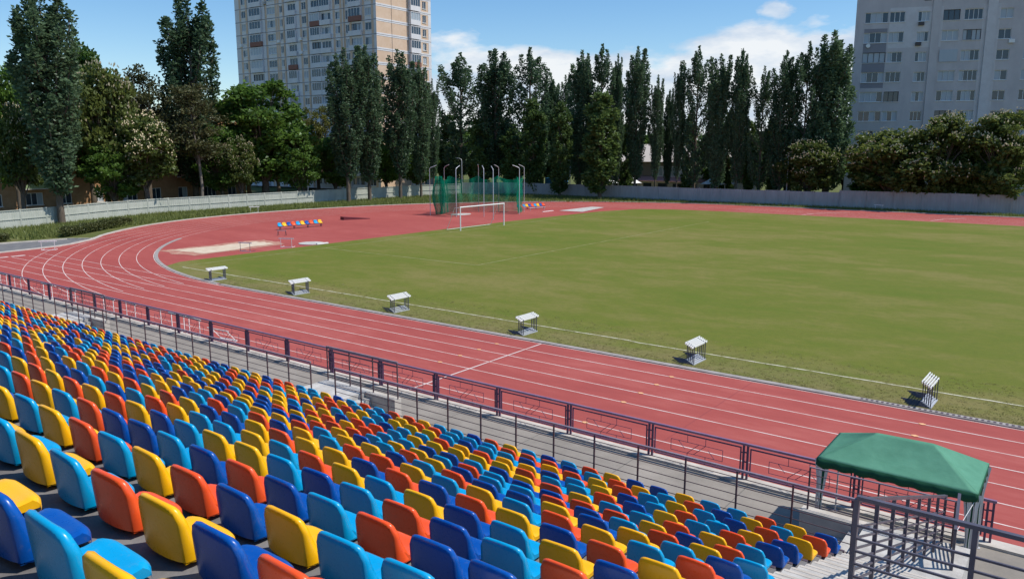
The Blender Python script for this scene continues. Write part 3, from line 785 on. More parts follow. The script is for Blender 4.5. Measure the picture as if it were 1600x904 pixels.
# lamp posts beyond the fence
def lamp(x, y, h, label, lean=0., arm=True):
    t = thing('lamp_post', label, 'lamp post', (x,y,0))
    b = MB(); pts = [(0,0,0),(lean*.5,0,h*.5),(lean,0,h-.6)]
    if arm: pts += [(lean-.1,0,h-.2),(lean-.5,0,h),(lean-1.0,-.1,h+.05)]
    else: pts += [(lean*1.05,0,h)]
    b.tube(pts, [.09,.075,.06]+[.045]*(len(pts)-3), 8); b.build('pole', M['silver'], t)
    b = MB(); e = pts[-1]; b.box(e[0]-.38,e[0]+.05,e[1]-.1,e[1]+.1,e[2]-.06,e[2]+.04); b.build('lamp_head', M['silver'], t)
lamp(-97.4,113.5,6.7,'curved lamp post rising behind the green cage net')
lamp(-38.2,121,7.2,'thin pale lamp post left of the lone flowering chestnut', 0., False)
lamp(-11.4,120.9,8.0,'pale lamp post leaning before the rightmost chestnut', .35, False)
lamp(-77.7,121,6.4,'thin grey lamp post behind the landing area', 0., False)
lamp(-99.4,78.6,5.6,'thin grey pole behind the pale fence under the round tree', .1, False)

# ------------------------------------------------------------------ buildings
GLASS = mat('window_glass', (.035,.05,.07), .12, .7)
CURT = mat('curtained_glass', (.36,.40,.43), .3, .5)
WFR = mat('window_frame_white', (.72,.72,.70), .5, .4)
WFD = mat('window_frame_dark', (.06,.05,.05), .5, .4)
class Face:
    """one facade plane: origin, horizontal direction u, outward normal n"""
    def __init__(s, o, u, n): s.o = Vector(o); s.u = Vector(u).normalized(); s.n = Vector(n).normalized()
    def p(s, a, z, d=0.): v = s.o + s.u*a + s.n*d; return (v.x, v.y, s.o.z + z)
    def fbox(s, mb, a0, a1, z0, z1, d0, d1, mi=0):
        vs = [s.p(a0,z0,d0),s.p(a1,z0,d0),s.p(a1,z0,d1),s.p(a0,z0,d1),s.p(a0,z1,d0),s.p(a1,z1,d0),s.p(a1,z1,d1),s.p(a0,z1,d1)]
        mb.add(vs, [(0,3,2,1),(4,5,6,7),(0,1,5,4),(1,2,6,5),(2,3,7,6),(3,0,4,7)], mi)
    def quad(s, mb, a0, a1, z0, z1, d=0., mi=0):
        if a1-a0 < 1e-4 or z1-z0 < 1e-4: return
        mb.add([s.p(a0,z0,d),s.p(a1,z0,d),s.p(a1,z1,d),s.p(a0,z1,d)], [(0,1,2,3)], mi)
def facade(F, parent, L_, z0, nf, fh, cols_, ztop, wallfn, mats, dep=.22, budget=None, win=None, bal=None):
    """wall with real openings; each window a part set back in its opening"""
    wall = MB()
    cols_ = sorted(cols_)
    for f in range(nf):
        zb = z0 + f*fh
        prev = 0.
        for c in cols_:
            a0, a1, s0, s1 = c[0], c[1], zb+c[2], zb+c[3]
            F.quad(wall, prev, a0, zb, zb+fh, 0, wallfn(f,(prev+a0)/2,0))
            F.quad(wall, a0, a1, zb, s0, 0, wallfn(f,(a0+a1)/2,1)); F.quad(wall, a0, a1, s1, zb+fh, 0, wallfn(f,(a0+a1)/2,1))
            for (qa, qb) in (((a0,s0),(a1,s0)),((a1,s0),(a1,s1)),((a1,s1),(a0,s1)),((a0,s1),(a0,s0))):
                wall.add([F.p(qa[0],qa[1],0),F.p(qb[0],qb[1],0),F.p(qb[0],qb[1],-dep),F.p(qa[0],qa[1],-dep)], [(0,1,2,3)], wallfn(f,(a0+a1)/2,1))
            prev = a1
            win(F, parent, f, c, a0, a1, s0, s1, dep)
        F.quad(wall, prev, L_, zb, zb+fh, 0, wallfn(f,(prev+L_)/2,0))
    F.quad(wall, 0, L_, z0+nf*fh, ztop, 0, wallfn(nf,0,2))
    return wall
class Windows:
    def __init__(s): s.n = 0; s.rest = MB(); s.cap = 92
    def __call__(s, F, parent, f, c, a0, a1, s0, s1, dep):
        kind = c[4]; np_ = c[5]
        mb = MB(); r = R.random()
        fr = 0 if kind != 'dark' else 3
        if kind == 'loggia' and r < .22: fr = 3
        gi = 1 if R.random() < .68 else 2
        if kind == 'open': gi = 1
        d = -dep*.55 if kind != 'open' else -dep*.98
        F.quad(mb, a0, a1, s0, s1, d-.02, gi)
        if kind != 'open' or r > .5:
            t = .07
            F.fbox(mb, a0, a1, s0, s0+t, d, d+.06, fr); F.fbox(mb, a0, a1, s1-t, s1, d, d+.06, fr)
            for i in range(np_+1):
                x = a0 + (a1-a0)*i/np_
                xa = min(max(x-t/2, a0), a1-t); F.fbox(mb, xa, xa+t, s0+t, s1-t, d, d+.055, fr)
            for i in range(np_):                                  # some panes curtained or lighter
                if R.random() < .3:
                    xa = a0+(a1-a0)*i/np_+t; xb = a0+(a1-a0)*(i+1)/np_-t
                    F.quad(mb, xa, xb, s0+t, s1-t, d-.008, 3-gi)
        F.fbox(mb, a0-.08, a1+.08, s0-.06, s0-.004, -.02, .10, 0)
        m = [WFR, GLASS, CURT, WFD]
        if f >= c[6] and s.n < s.cap:
            mb.build('window', m, parent); s.n += 1
        else: s.rest.add(mb.v, mb.f); s.rest.m[-len(mb.m):] = mb.m

# --- tower with orange panels
TW = [mat('tower_white_panel', (.62,.61,.61), .9, .2, vary=(.70,.68,.67), scale=.6), mat('tower_orange_panel', (.60,.43,.30), .9, .2, vary=(.66,.49,.36), scale=.8),
      mat('panel_joint', (.12,.11,.12), .9, .1), mat('balcony_brick', (.26,.13,.10), .9, .1)]
tower = thing('apartment_tower', 'tall apartment tower with white and orange panels behind the poplars', 'apartment block')
TC = (-114.35,108.5); z0, fh, nf, zt = .3, 2.73, 15, 41.7
wn = Windows(); wn.cap = 98
FA = Face((TC[0],TC[1],0), (-1,-.058,0), (.058,-1,0))
LF = 42.2
colsA = [(1.3,3.0,.85,2.3,'win',2,7),(3.9,7.0,.85,2.35,'loggia',4,8),(7.25,8.25,.6,2.35,'win',2,8),(9.8,11.1,.85,2.3,'win',2,8),(12.4,15.1,.85,2.35,'loggia',3,8),(15.4,18.0,.85,2.35,'loggia',3,8),
         (19.5,20.8,.85,2.3,'win',2,7),(22.6,25.0,.85,2.35,'loggia',3,8),(26.7,27.6,.85,2.3,'win',2,8),(29.0,31.6,.85,2.3,'win',3,10),(33.4,37.0,.85,2.35,'loggia',4,9),(38.7,40.1,.85,2.3,'win',2,8)]
def wfA(f, a, k):
    if k == 2: return 0
    near = min(abs(a-(c[0]+c[1])/2) for c in colsA if c[4]=='win')
    if k == 1: return 0
    return 0
# piers beside the small windows carry the orange panels
wall = facade(FA, tower, LF, z0, nf, fh, colsA, zt, wfA, TW, win=wn)
for f in range(nf+1):
    FA.fbox(wall, -.02, LF, z0+f*fh-.05, z0+f*fh+.05, .004, .02, 2)
for f in range(nf):
    for c in colsA:
        if c[4] == 'win':
            zb = z0+f*fh
            FA.quad(wall, c[0]-.65, c[0]-.02, zb+.12, zb+fh-.12, .006, 1); FA.quad(wall, c[1]+.02, c[1]+.65, zb+.12, zb+fh-.12, .006, 1)
for a in (8.6,19.0,26.2,32.2,38.0): FA.fbox(wall, a-.03, a+.03, z0, zt, .005, .022, 2)
FB_ = Face((TC[0],TC[1],0), (0,1,0), (1,0,0)); LB = 15.4
colsB = [(8.9,11.5,.95,2.35,'loggia',4,7),(12.9,14.0,.85,2.3,'win',2,7)]
def wfB(f, a, k):
    if k == 2: return 0
    return 1 if a < 8 or a > 12.0 else 0
wallb = facade(FB_, tower, LB, z0, nf, fh, colsB, zt, wfB, TW, win=wn)
for f in range(nf+1):
    FB_.fbox(wallb, -.02, LB, z0+f*fh-.28, z0+f*fh+.30, .004, .03, 0); FB_.fbox(wallb, -.02, LB, z0+f*fh-.04, z0+f*fh+.03, .031, .04, 2)
for a in (4.1, 8.3, 12.2): FB_.fbox(wallb, a-.03, a+.03, z0, zt, .032, .045, 2)
FB_.fbox(wallb, 14.6, 15.4, z0, zt, .005, .033, 0)
wall.add(wallb.v, wallb.f); wall.m[-len(wallb.m):] = wallb.m
# rear, far ends and roof close the volume
q0 = FA.p(LF,0); dx, dy = q0[0], q0[1]
wall.add([(TC[0],TC[1]+LB,z0),(dx,dy+LB,z0),(dx,dy+LB,zt),(TC[0],TC[1]+LB,zt),(dx,dy,z0),(dx,dy,zt)], [(0,1,2,3),(1,4,5,2)], 0)
wall.build('wall', TW, tower)
b = MB(); b.add([(TC[0]+.1,TC[1]-.1,zt),(TC[0]+.1,TC[1]+LB+.1,zt),(dx-.1,dy+LB+.1,zt),(dx-.1,dy-.1,zt),(TC[0]+.1,TC[1]-.1,zt+.3),(TC[0]+.1,TC[1]+LB+.1,zt+.3),(dx-.1,dy+LB+.1,zt+.3),(dx-.1,dy-.1,zt+.3)],
    [(0,1,2,3),(7,6,5,4),(0,4,5,1),(1,5,6,2),(2,6,7,3),(3,7,4,0)]); b.build('roof', TW[2], tower)
# projecting balconies
nb = 0; rest = MB()
for F, cs in ((FA, colsA), (FB_, colsB)):
    for f in range(nf):
        for c in cs:
            if c[4] != 'loggia': continue
            b = MB(); zb = z0+f*fh; dd = .75 if F is FB_ else .45
            mi = 3 if R.random() < .04 else 0
            F.fbox(b, c[0]-.12, c[1]+.12, zb+.02, zb+.98, .045, dd, mi)
            if F is FB_ or R.random() < .5:                        # glazed-in balcony
                F.fbox(b, c[0]-.1, c[0]+.0, zb+.981, zb+2.4, .045, dd-.02, 0); F.fbox(b, c[1]+.0, c[1]+.1, zb+.981, zb+2.4, .045, dd-.02, 0)
                F.fbox(b, c[0]-.1, c[1]+.1, zb+2.401, zb+2.52, .045, dd, 0)
                F.quad(b, c[0], c[1], zb+.985, zb+2.4, dd-.08, 4 if R.random() < .75 else 5)
                for i in range(5):
                    x = c[0]+(c[1]-c[0])*i/4; F.fbox(b, x-.035, x+.035, zb+.985, zb+2.399, dd-.075, dd-.02, 6)
            mm = TW + [GLASS, CURT, WFR]
            if f >= 7 and nb < 60: b.build('balcony', mm, tower); nb += 1
            else: rest.add(b.v, b.f); rest.m[-len(b.m):] = b.m
o = rest.build('lower_balconies', TW + [GLASS,CURT,WFR], tower); o['kind'] = 'stuff'
o = wn.rest.build('lower_windows', [WFR,GLASS,CURT,WFD], tower); o['kind'] = 'stuff'
for i in range(7):
    f = R.randint(9,14); c = R.choice([c for c in colsA if c[4]=='win']); b = MB(); zb = z0+f*fh
    FA.fbox(b, c[1]+.05, c[1]+.85, zb+.3, zb+.85, .03, .35); b.build('air_conditioner', WFR, tower)

# --- grey flats at right
GW = [mat('grey_flats_wall', (.46,.425,.42), .95, .1, vary=(.53,.49,.48), scale=.7, stretch=(1,1,.5)), mat('grey_flats_dark_cladding', (.25,.24,.26), .9, .2), mat('grey_flats_pale_patch', (.60,.575,.57), .95, .1, vary=(.54,.51,.505), scale=1.0)]
flats = thing('grey_apartment_block', 'grey apartment block with rows of glazed loggias at upper right', 'apartment block')
FG = Face((-34.24,138.29,0), (26.1,10.45,0), (10.45,-26.1,0)); LG = 40.
wg = Windows(); wg.cap = 99
z0, fh, nf, zt = -.4, 3.1, 10, 37.5
colsG = [(1.4,4.85,.9,2.5,'loggia',4,1),(5.05,7.3,.9,2.5,'loggia',3,1),(9.2,10.9,.9,2.4,'win',3,1),(12.8,15.2,.9,2.5,'loggia',3,1),(15.8,18.4,.9,2.5,'loggia',4,1),(20.8,22.6,.9,2.4,'win',2,1),(24.5,27.1,.9,2.5,'loggia',4,1),(28.2,30.6,.9,2.5,'loggia',3,1),(33,34.8,.9,2.4,'win',2,4)]
patch = {(6,1),(5,1),(8,1)}
def wfG(f, a, k):
    if a < 5 and f in (6,7,8): return 1 if k == 1 else 0
    if 5 < a < 12 and f >= 8: return 2
    if 19 < a < 20.4: return 2
    return 0
wall = facade(FG, flats, LG, z0, nf, fh, colsG, zt, wfG, GW, dep=.35, win=wg)
FG.fbox(wall, 18.95, 20.3, -.4, zt, .004, .35, 2); FG.fbox(wall, 11.2, 12.4, -.4, zt, .004, .22, 0); FG.fbox(wall, 30.9,32, -.4, zt, .004, .3, 0)
e = FG.p(LG,0); bk = 14.
n_ = -FG.n*bk
A = FG.p(0,-.4); A2 = FG.p(0,zt)
sd_ = Vector((-.17,.985,0))*bk
def bq(a, z): v = Vector(FG.p(a, z)) + sd_; return (v.x, v.y, v.z)
wall.add([FG.p(0,-.4), FG.p(0,zt), bq(0,zt), bq(0,-.4)], [(0,1,2,3)], 0)
wall.add([FG.p(LG,-.4), FG.p(LG,zt), bq(LG,zt), bq(LG,-.4)], [(3,2,1,0)], 0)
wall.add([bq(0,-.4), bq(0,zt), bq(LG,zt), bq(LG,-.4)], [(0,1,2,3)], 0)
wall.build('wall', GW, flats)
b = MB(); b.add([FG.p(-.1,zt+.004,.2),FG.p(LG+.1,zt+.004,.2),bq(LG+.1,zt+.004),bq(-.1,zt+.004),FG.p(-.1,zt+.3,.2),FG.p(LG+.1,zt+.3,.2),bq(LG+.1,zt+.3),bq(-.1,zt+.3)], [(0,3,2,1),(4,5,6,7),(0,1,5,4),(1,2,6,5),(2,3,7,6),(3,0,4,7)]); b.build('roof', TW[2], flats)
o = wg.rest.build('other_windows', [WFR,GLASS,CURT,WFD], flats); o['kind'] = 'stuff'
b = MB(); FG.fbox(b, 9.9, 10.9, 31.5, 32.2, .003, .02); b.build('vent_opening', WFD, flats)
b = MB(); FG.fbox(b, 12.7, 15.3, z0+7*fh+.75, z0+7*fh+2.6, .02, .12); b.build('closed_shutter', CURT, flats)
b = MB(); c0 = Vector(FG.p(2.1, z0+8*fh+.45, .25)); b.tube([c0, c0+FG.n*.12], [.34,.30], 14); b.build('satellite_dish', WFR, flats)
for (a, f) in ((9.3,9),(9.1,8),(22.3,8),(3.0,2),(3.0,3),(26.0,4)):
    b = MB(); FG.fbox(b, a, a+.8, z0+f*fh+.25, z0+f*fh+.8, .003, .35); b.build('air_conditioner', WFR if R.random() < .5 else WFD, flats)

# --- brick flats at left
BW = [mat('tan_brick', (.42,.25,.14), .95, .1, vary=(.34,.19,.10), scale=1.5, bump=.3, bscale=12), mat('green_balcony', (.30,.40,.22), .8, .2), mat('flats_trim', (.60,.56,.50), .9, .2)]
brick = thing('brick_flats', 'tan brick flats with green balconies behind the flowering chestnuts', 'apartment block')
FK = Face((-112,28,0), (0,1,0), (1,0,0)); LK = 48.; wk = Windows(); wk.cap = 60
colsK = []
for i in range(11):
    a = 2.2 + i*4.25; colsK.append((a, a+1.5+.6*(i%3==0), .9, 2.5, 'win', 2 + (i%3==0), 0))
wall = facade(FK, brick, LK, .2, 4, 3.1, colsK, 13.6, lambda f,a,k: 0, BW, dep=.25, win=wk)
wall.add([FK.p(0,.2), FK.p(0,13.6), FK.p(0,13.6,-12), FK.p(0,.2,-12)], [(0,1,2,3)], 0); wall.add([FK.p(LK,.2), FK.p(LK,13.6), FK.p(LK,13.6,-12), FK.p(LK,.2,-12)], [(3,2,1,0)], 0)
wall.build('wall', BW, brick)
b = MB(); FK.fbox(b, -.4, LK+.4, 13.6, 13.95, -12.3, .5); b.build('roof', TW[2], brick)
if wk.rest.v: o = wk.rest.build('upper_windows', [WFR,GLASS,CURT,WFD], brick)
for i in range(11):
    if i % 3 != 0 : continue
    for f in range(1,4):
        b = MB(); a = colsK[i][0]-.5; zb = .2+f*3.1; FK.fbox(b, a, a+3.1, zb-.12, zb, .003, 1.1, 2); FK.fbox(b, a, a+3.1, zb+.001, zb+1.0, 1.02, 1.1, 1); FK.fbox(b, a, a+.07, zb+.001, zb+1.0, .003, 1.019, 1); FK.fbox(b, a+3.03, a+3.1, zb+.001, zb+1.0, .003, 1.019, 1)
        b.build('balcony', BW, brick)

# --- low pink and cream pavilion behind the poplars
pav = thing('pink_pavilion', 'low cream and pink building with brown band glimpsed between poplar trunks', 'building')
PV = [mat('pavilion_cream', (.62,.56,.50), .9, .2), mat('pavilion_brown', (.28,.22,.18), .9, .2), mat('pavilion_pink', (.60,.28,.24), .9, .2), mat('pavilion_white', (.75,.68,.68), .9, .2)]
FP = Face((-79.5,139.0,0), (1,-.03,0), (-.03,-1,0)); b = MB(); Lp = 27.
for a0, a1, z0_, z1_, mi in ((0,Lp,0,2.5,3),(0,9.5,2.5,6.0,1),(9.5,Lp,2.5,5.2,3),(9.5,Lp,5.2,6.0,1)):
    FP.fbox(b, a0, a1, z0_, z1_, -9, -.1*(mi==1), mi)
b.build('wall', PV, pav)
b = MB(); b.add([FP.p(-.4,2.35,1.7),FP.p(Lp,2.35,1.7),FP.p(Lp,3.15,.003),FP.p(-.4,3.15,.003)], [(0,1,2,3)], 2)
o = b.build('awning', PV, pav); md = o.modifiers.new('Solidify','SOLIDIFY'); md.thickness = .06
b = MB(); b.add([FP.p(-.5,6.0,.5),FP.p(Lp+.5,6.0,.5),FP.p(Lp+.5,9.4,-4.5),FP.p(-.5,9.4,-4.5),FP.p(-.5,6.0,-9.5),FP.p(Lp+.5,6.0,-9.5)], [(0,1,2,3),(3,2,5,4),(0,3,4),(1,5,2),(0,4,5,1)], 0)
b.build('roof', PV, pav)
for i in range(6):
    a = 10.2+i*2.8; b = MB(); FP.quad(b, a, a+1.5, 3.4, 5.0, .01, 1); FP.fbox(b, a+.7, a+.8, 3.4, 5.0, .012, .05, 0); FP.fbox(b, a-.08, a, 3.35, 5.05, .012, .05, 0); FP.fbox(b, a+1.5, a+1.58, 3.35, 5.05, .012, .05, 0); b.build('window', [WFR,CURT], pav)
for i in range(8):
    a = 1.2+i*3.2; b = MB(); FP.quad(b, a, a+1.8, .5, 1.9, .01, 1); FP.fbox(b, a-.08, a, .45, 1.45, .012, .05, 0); FP.fbox(b, a+1.8, a+1.88, .45, 1.45, .012, .05, 0); b.build('window', [WFR,GLASS], pav)
# white tents and red roofed kiosk beyond the fence
def tent(x, y, w, ze_, zp, label):
    t = thing('white_tent', label, 'tent', (x,y,0), 0, 'white tents beyond the grey fence')
    b = MB(); n = 6; h = w/2; vs = []
    prof_ = [(1.,ze_),(.7,ze_+(zp-ze_)*.2),(.4,ze_+(zp-ze_)*.5),(.0,zp)]
    for k in range(3):
        (s0,a),(s1,c) = prof_[k], prof_[k+1]
        for q in range(4):
            cs = [(-1,-1),(1,-1),(1,1),(-1,1)]; p_, q_ = cs[q], cs[(q+1)%4]
            b.add([(p_[0]*h*s0,p_[1]*h*s0,a),(q_[0]*h*s0,q_[1]*h*s0,a),(q_[0]*h*s1,q_[1]*h*s1,c),(p_[0]*h*s1,p_[1]*h*s1,c)], [(0,1,2,3)])
    b.build('roof', M['white'], t)
    for sx_ in (-1,1):
        for sy_ in (-1,1):
            b = MB(); b.bar((sx_*(h-.05),sy_*(h-.05),0),(sx_*(h-.05),sy_*(h-.05),ze_),.06); b.build('leg', M['silver'], t)
tent(-68.6,128,2.6,2.3,3.5,'small pointed white tent left of the pink building')
tent(-73.2,128,2.2,2.2,3.0,'smallest white tent beside the broad columnar tree')
tent(-52.6,129,4.6,2.5,4.4,'widest white tent right of the pink building')
k = thing('red_roofed_kiosk', 'small white kiosk with steep red roof behind the widest tent', 'kiosk', (-51.8,133,0))
b = MB(); b.box(-1.6,1.6,-1.6,1.6,0,3.2); b.build('wall', M['white'], k)
RD = mat('red_roof', (.33,.09,.06), .8, .2)
b = MB(); b.add([(-2,-1.9,3.2),(2,-1.9,3.2),(2,1.9,3.2),(-2,1.9,3.2),(0,-1.9,6.2),(0,1.9,6.2)], [(0,1,2,3),(0,4,5,3),(1,2,5,4),(3,5,2),(0,1,4)]); b.build('roof', RD, k)
BL = mat('blue_tarp', (.03,.16,.34), .7, .2)
t = thing('blue_stall', 'blue covered stall behind the grey fence near the bench', 'stall', (-83.0,124.5,0))
b = MB(); b.box(-2,2,-1,1,1.9,3.0); b.build('cover', BL, t)
for x in (-1.9,1.9):
    b = MB(); b.bar((x,-.9,0),(x,-.9,1.9),.08); b.build('leg', M['silver'], t)

# ------------------------------------------------------------------ vegetation
LP = leaf_mat('poplar_leaf', (.045,.090,.045), (.125,.195,.098), .45, .35)
LC = leaf_mat('columnar_leaf', (.050,.095,.027), (.135,.20,.056), .45, .4)
LB_ = leaf_mat('broad_leaf', (.046,.100,.020), (.155,.265,.045), .5, .4)
LH = leaf_mat('chestnut_leaf', (.056,.092,.021), (.170,.205,.052), .48, .3)
LY = leaf_mat('willow_leaf', (.07,.085,.016), (.17,.17,.035), .4, .2)
LO = leaf_mat('olive_leaf', (.045,.055,.020), (.13,.125,.05), .35, .2)
LSH = leaf_mat('hedge_leaf', (.06,.075,.022), (.15,.155,.055), .35, .2)
BLO = mat('chestnut_blossom', (.62,.52,.36), .9, .1, vary=(.50,.42,.24), scale=3)
def leaf(mb, p, s, up=0.3, rnd=R, asp=.62):
    """one folded leaf-clump card"""
    d = Vector((rnd.gauss(0,1), rnd.gauss(0,1), rnd.gauss(up,.8)))
    d.normalize(); a = d.cross(Vector((rnd.gauss(0,1),rnd.gauss(0,1),rnd.gauss(0,1))))
    if a.length < 1e-3: return
    a.normalize(); nrm = d.cross(a)
    t = p + d*s; w = a*s*asp/2; m_ = p + d*s*.5
    mb.add([p, m_ + w + nrm*s*.1, t, m_ - w + nrm*s*.1], [(0,1,2,3)])
def poplar_proto(seed, nl=34, spread=1.0, dens=150, forked=False, open_=0., foot=.5, footz=5., z0_=1.6):
    rn = random.Random(seed); Hh, Rr = 25., 2.6
    tr = MB(); cr = MB()
    stems = [(0,0)] if not forked else [(-.9,.2),(.9,-.1)]
    for (ox, oy) in stems:
        tr.tube([(0,0,0),(ox*.2,oy*.2,3),(ox*.7,oy*.7,9),(ox,oy,17),(ox,oy,23)], [.27,.23,.18,.11,.03], 8)
    for i in range(nl):
        ox, oy = rn.choice(stems)
        t = (i+.5)/nl; zb = z0_ + (19.1-z0_)*t**1.05; az = i*2.399 + rn.uniform(-.4,.4)
        prof = (foot + (1-foot)*min(1, zb/footz)) * (1 - .25*max(0,(zb-11)/10)) * rn.uniform(.68,1.15)
        reach = Rr*.80*prof*spread; ln = rn.uniform(4.2,7.6)*(1-.2*t)
        dx, dy = math.cos(az), math.sin(az)
        pts = [Vector((ox*t+dx*reach*s_, oy*t+dy*reach*s_, zb + ln*q)) for s_, q in ((.05,0),(.45,.16),(.8,.42),(.96,.72),(1.02,1.0))]
        if pts[-1].z > 25.2: 
            k = (25.2 - zb)/(pts[-1].z - zb); pts = [Vector((p.x,p.y,zb+(p.z-zb)*k)) for p in pts]
        tr.tube(pts, [.10,.08,.055,.035,.012], 5, caps=False)
        nlv = int(dens*rn.uniform(.75,1.2)*(1-open_*rn.random()))
        for q in range(nlv):
            s_ = rn.uniform(.12,1.0)**.9; k = s_*4; i0 = min(3,int(k)); p = pts[i0].lerp(pts[i0+1], k-i0)
            rr = .62*math.sin(PI*min(1,(.10+s_*.86)))**.7 + .04
            th = rn.uniform(0,2*PI); rr *= rn.random()**.5
            leaf(cr, p + Vector((math.cos(th)*rr, math.sin(th)*rr, rn.uniform(-.2,.2))), rn.uniform(.24,.44), .9, rn, .7)
    # top plumes, several tips
    for (ox, oy) in stems:
        for q in range(5 if not forked else 3):
            bx, by = ox+rn.uniform(-1.1,1.1)*(q > 0), oy+rn.uniform(-1.1,1.1)*(q > 0); zt_ = 25 - rn.uniform(.3,3.2)*(q > 0)
            for k in range(int(dens*.9)):
                s_ = rn.random(); rr = (.62*(1-s_)**.6+.08)*rn.random()**.5; th = rn.uniform(0,2*PI)
                leaf(cr, Vector((bx*(.5+.5*s_)+rr*math.cos(th), by*(.5+.5*s_)+rr*math.sin(th), 19+(zt_-19)*s_)), rn.uniform(.24,.40), 1.0, rn, .7)
    return tr, cr, Hh, Rr
def column_proto(seed):
    rn = random.Random(seed); Hh, Rr = 16., 2.2; tr = MB(); cr = MB()
    tr.tube([(0,0,0),(.1,0,2),(0,.1,8),(0,0,14)], [.24,.2,.13,.03], 8)
    for i in range(120):
        z = 1.3 + 13.6*rn.random(); pr = math.sin(PI*min(1,.16+.80*(z-1)/16))**.45 if z < 12.5 else max(.1,(16-z)/3.5)**.6
        az = rn.uniform(0,2*PI); r = Rr*.82*pr*rn.random()**.45; c = Vector((r*math.cos(az), r*math.sin(az), z)); rad_ = rn.uniform(.4,.75)
        for k in range(62):
            d = Vector((rn.gauss(0,1),rn.gauss(0,1),rn.gauss(0,1.3))).normalized()*rad_*rn.random()**.4
            leaf(cr, c+d, rn.uniform(.34,.56), .3, rn, .75)
        if i % 4 == 0: tr.tube([(0,0,max(.8,z-2.4)), c*.6 + Vector((0,0,z*.4-.6)), c], [.07,.05,.015], 5, caps=False)
    return tr, cr, Hh, Rr
def broad_proto(seed, Hh=16., Rr=5., nclump=105, leaves=95, ls=.52, low=.12, blossoms=False, flat=.5):
    rn = random.Random(seed); tr = MB(); cr = MB(); bl = MB()
    tr.tube([(0,0,0),(.1,.05,Hh*.15),(-.1,.1,Hh*.38),(.1,0,Hh*.7)], [.42,.34,.26,.06], 9)
    zc = Hh*(low+1)/2; hz = Hh*(1-low)/2
    for i in range(nclump):
        d = Vector((rn.gauss(0,1),rn.gauss(0,1),rn.gauss(.15,1))).normalized()
        rr = rn.random()**.32 if i > 10 else rn.random()*.6
        bulge = 1 + .22*math.sin(3.1*math.atan2(d.y,d.x)+seed) * math.cos(2.3*d.z+seed)
        c = Vector((d.x*Rr*.84*rr*bulge, d.y*Rr*.84*rr*bulge, zc + d.z*hz*.88*rr*(1 if d.z > 0 else 1.0)))
        cl = rn.uniform(.75,1.35)*Rr/5
        if rr > .45:
            m_ = Vector((c.x*.45, c.y*.45, c.z*.55 + Hh*.14)); tr.tube([(0,0,min(c.z*.5,Hh*.35)), m_, c], [.13,.08,.02], 5, caps=False)
        for k in range(leaves):
            v = Vector((rn.gauss(0,1),rn.gauss(0,1),rn.gauss(0,.75))).normalized()*cl*rn.random()**.38; v.z *= .8
            leaf(cr, c+v, rn.uniform(.7,1.25)*ls, .25, rn, .75)
        if blossoms and d.z > -.45 and rr > .62:
            for k in range(rn.randint(7,14)):
                v = Vector((rn.gauss(0,.7),rn.gauss(0,.7),rn.gauss(.5,.4))) + d*.7
                v = v.normalized()*cl*1.02; p = c+v; h_ = rn.uniform(.18,.32); r_ = rn.uniform(.07,.11)
                ring = [(p.x+r_*math.cos(a), p.y+r_*math.sin(a), p.z+h_*.25) for a in (0,2.1,4.2)]
                bl.add([tuple(p)]+ring+[(p.x+rn.uniform(-.05,.05),p.y,p.z+h_)], [(0,2,1),(0,3,2),(0,1,3),(1,2,4),(2,3,4),(3,1,4)], 0)
    return tr, cr, Hh, Rr, bl
def slender_proto(seed):
    rn = random.Random(seed); Hh, Rr = 16., 3.6; tr = MB(); cr = MB()
    tr.tube([(0,0,0),(-.25,-.1,3),(.05,.2,7),(.5,.1,11),(.6,0,15)], [.22,.19,.15,.10,.03], 8)
    for i in range(38):
        z = 7.2 + 8.6*(i/38); az = rn.uniform(0,2*PI); r = Rr*rn.uniform(.3,1)*(1-.55*max(0,(z-10)/6)); c = Vector((.4+r*math.cos(az), r*math.sin(az), z))
        tr.tube([(.3,0,z-1.2),(c.x*.5,c.y*.5,z-.5),c], [.06,.04,.012], 5, caps=False)
        for k in range(150):
            v = Vector((rn.gauss(0,.75),rn.gauss(0,.75),rn.gauss(0,.25))); leaf(cr, c+v, rn.uniform(.26,.46), -.1, rn, .6)
    return tr, cr, Hh, Rr
def reg(protos, lm, bark):
    out = []
    for p in protos:
        d = dict(t=p[0].mesh('trunk', bark), c=p[1].mesh('crown', lm), H=p[2], R=p[3])
        if len(p) > 4 and p[4].v: d['b'] = p[4].mesh('blossoms', BLO)
        out.append(d)
    return out
PP = reg([poplar_proto(1,46,1.0,400), poplar_proto(2,42,1.12,380,False,.15), poplar_proto(3,46,1.0,390,True), poplar_proto(4,30,1.35,340,False,.30), poplar_proto(5,50,.95,400), poplar_proto(6,44,1.0,400,False,.1,.30,10.,2.6), poplar_proto(7,40,1.1,380,False,.2,.22,11.,3.4)], LP, M['bark'])
PC = reg([column_proto(11), column_proto(12)], LC, M['bark'])
PB = reg([broad_proto(21,nclump=115), broad_proto(22,nclump=125), broad_proto(23,nclump=100)], LB_, M['bark'])
PH = reg([broad_proto(31,13.,4.6,115,95,.50,.07,True), broad_proto(32,13.,4.6,120,95,.50,.06,True)], LH, M['bark'])
PHL = reg([broad_proto(33,13.,4.6,105,95,.48,.26,True), broad_proto(34,13.,4.6,110,95,.48,.24,True)], LH, M['bark'])
PS = reg([slender_proto(41)], LO, M['pale_bark'])
PY = reg([broad_proto(51,16.,4.2,70,80,.34,.12)], LY, M['bark'])
PO = reg([broad_proto(52,18.,4.4,70,80,.34,.2)], LO, M['bark'])
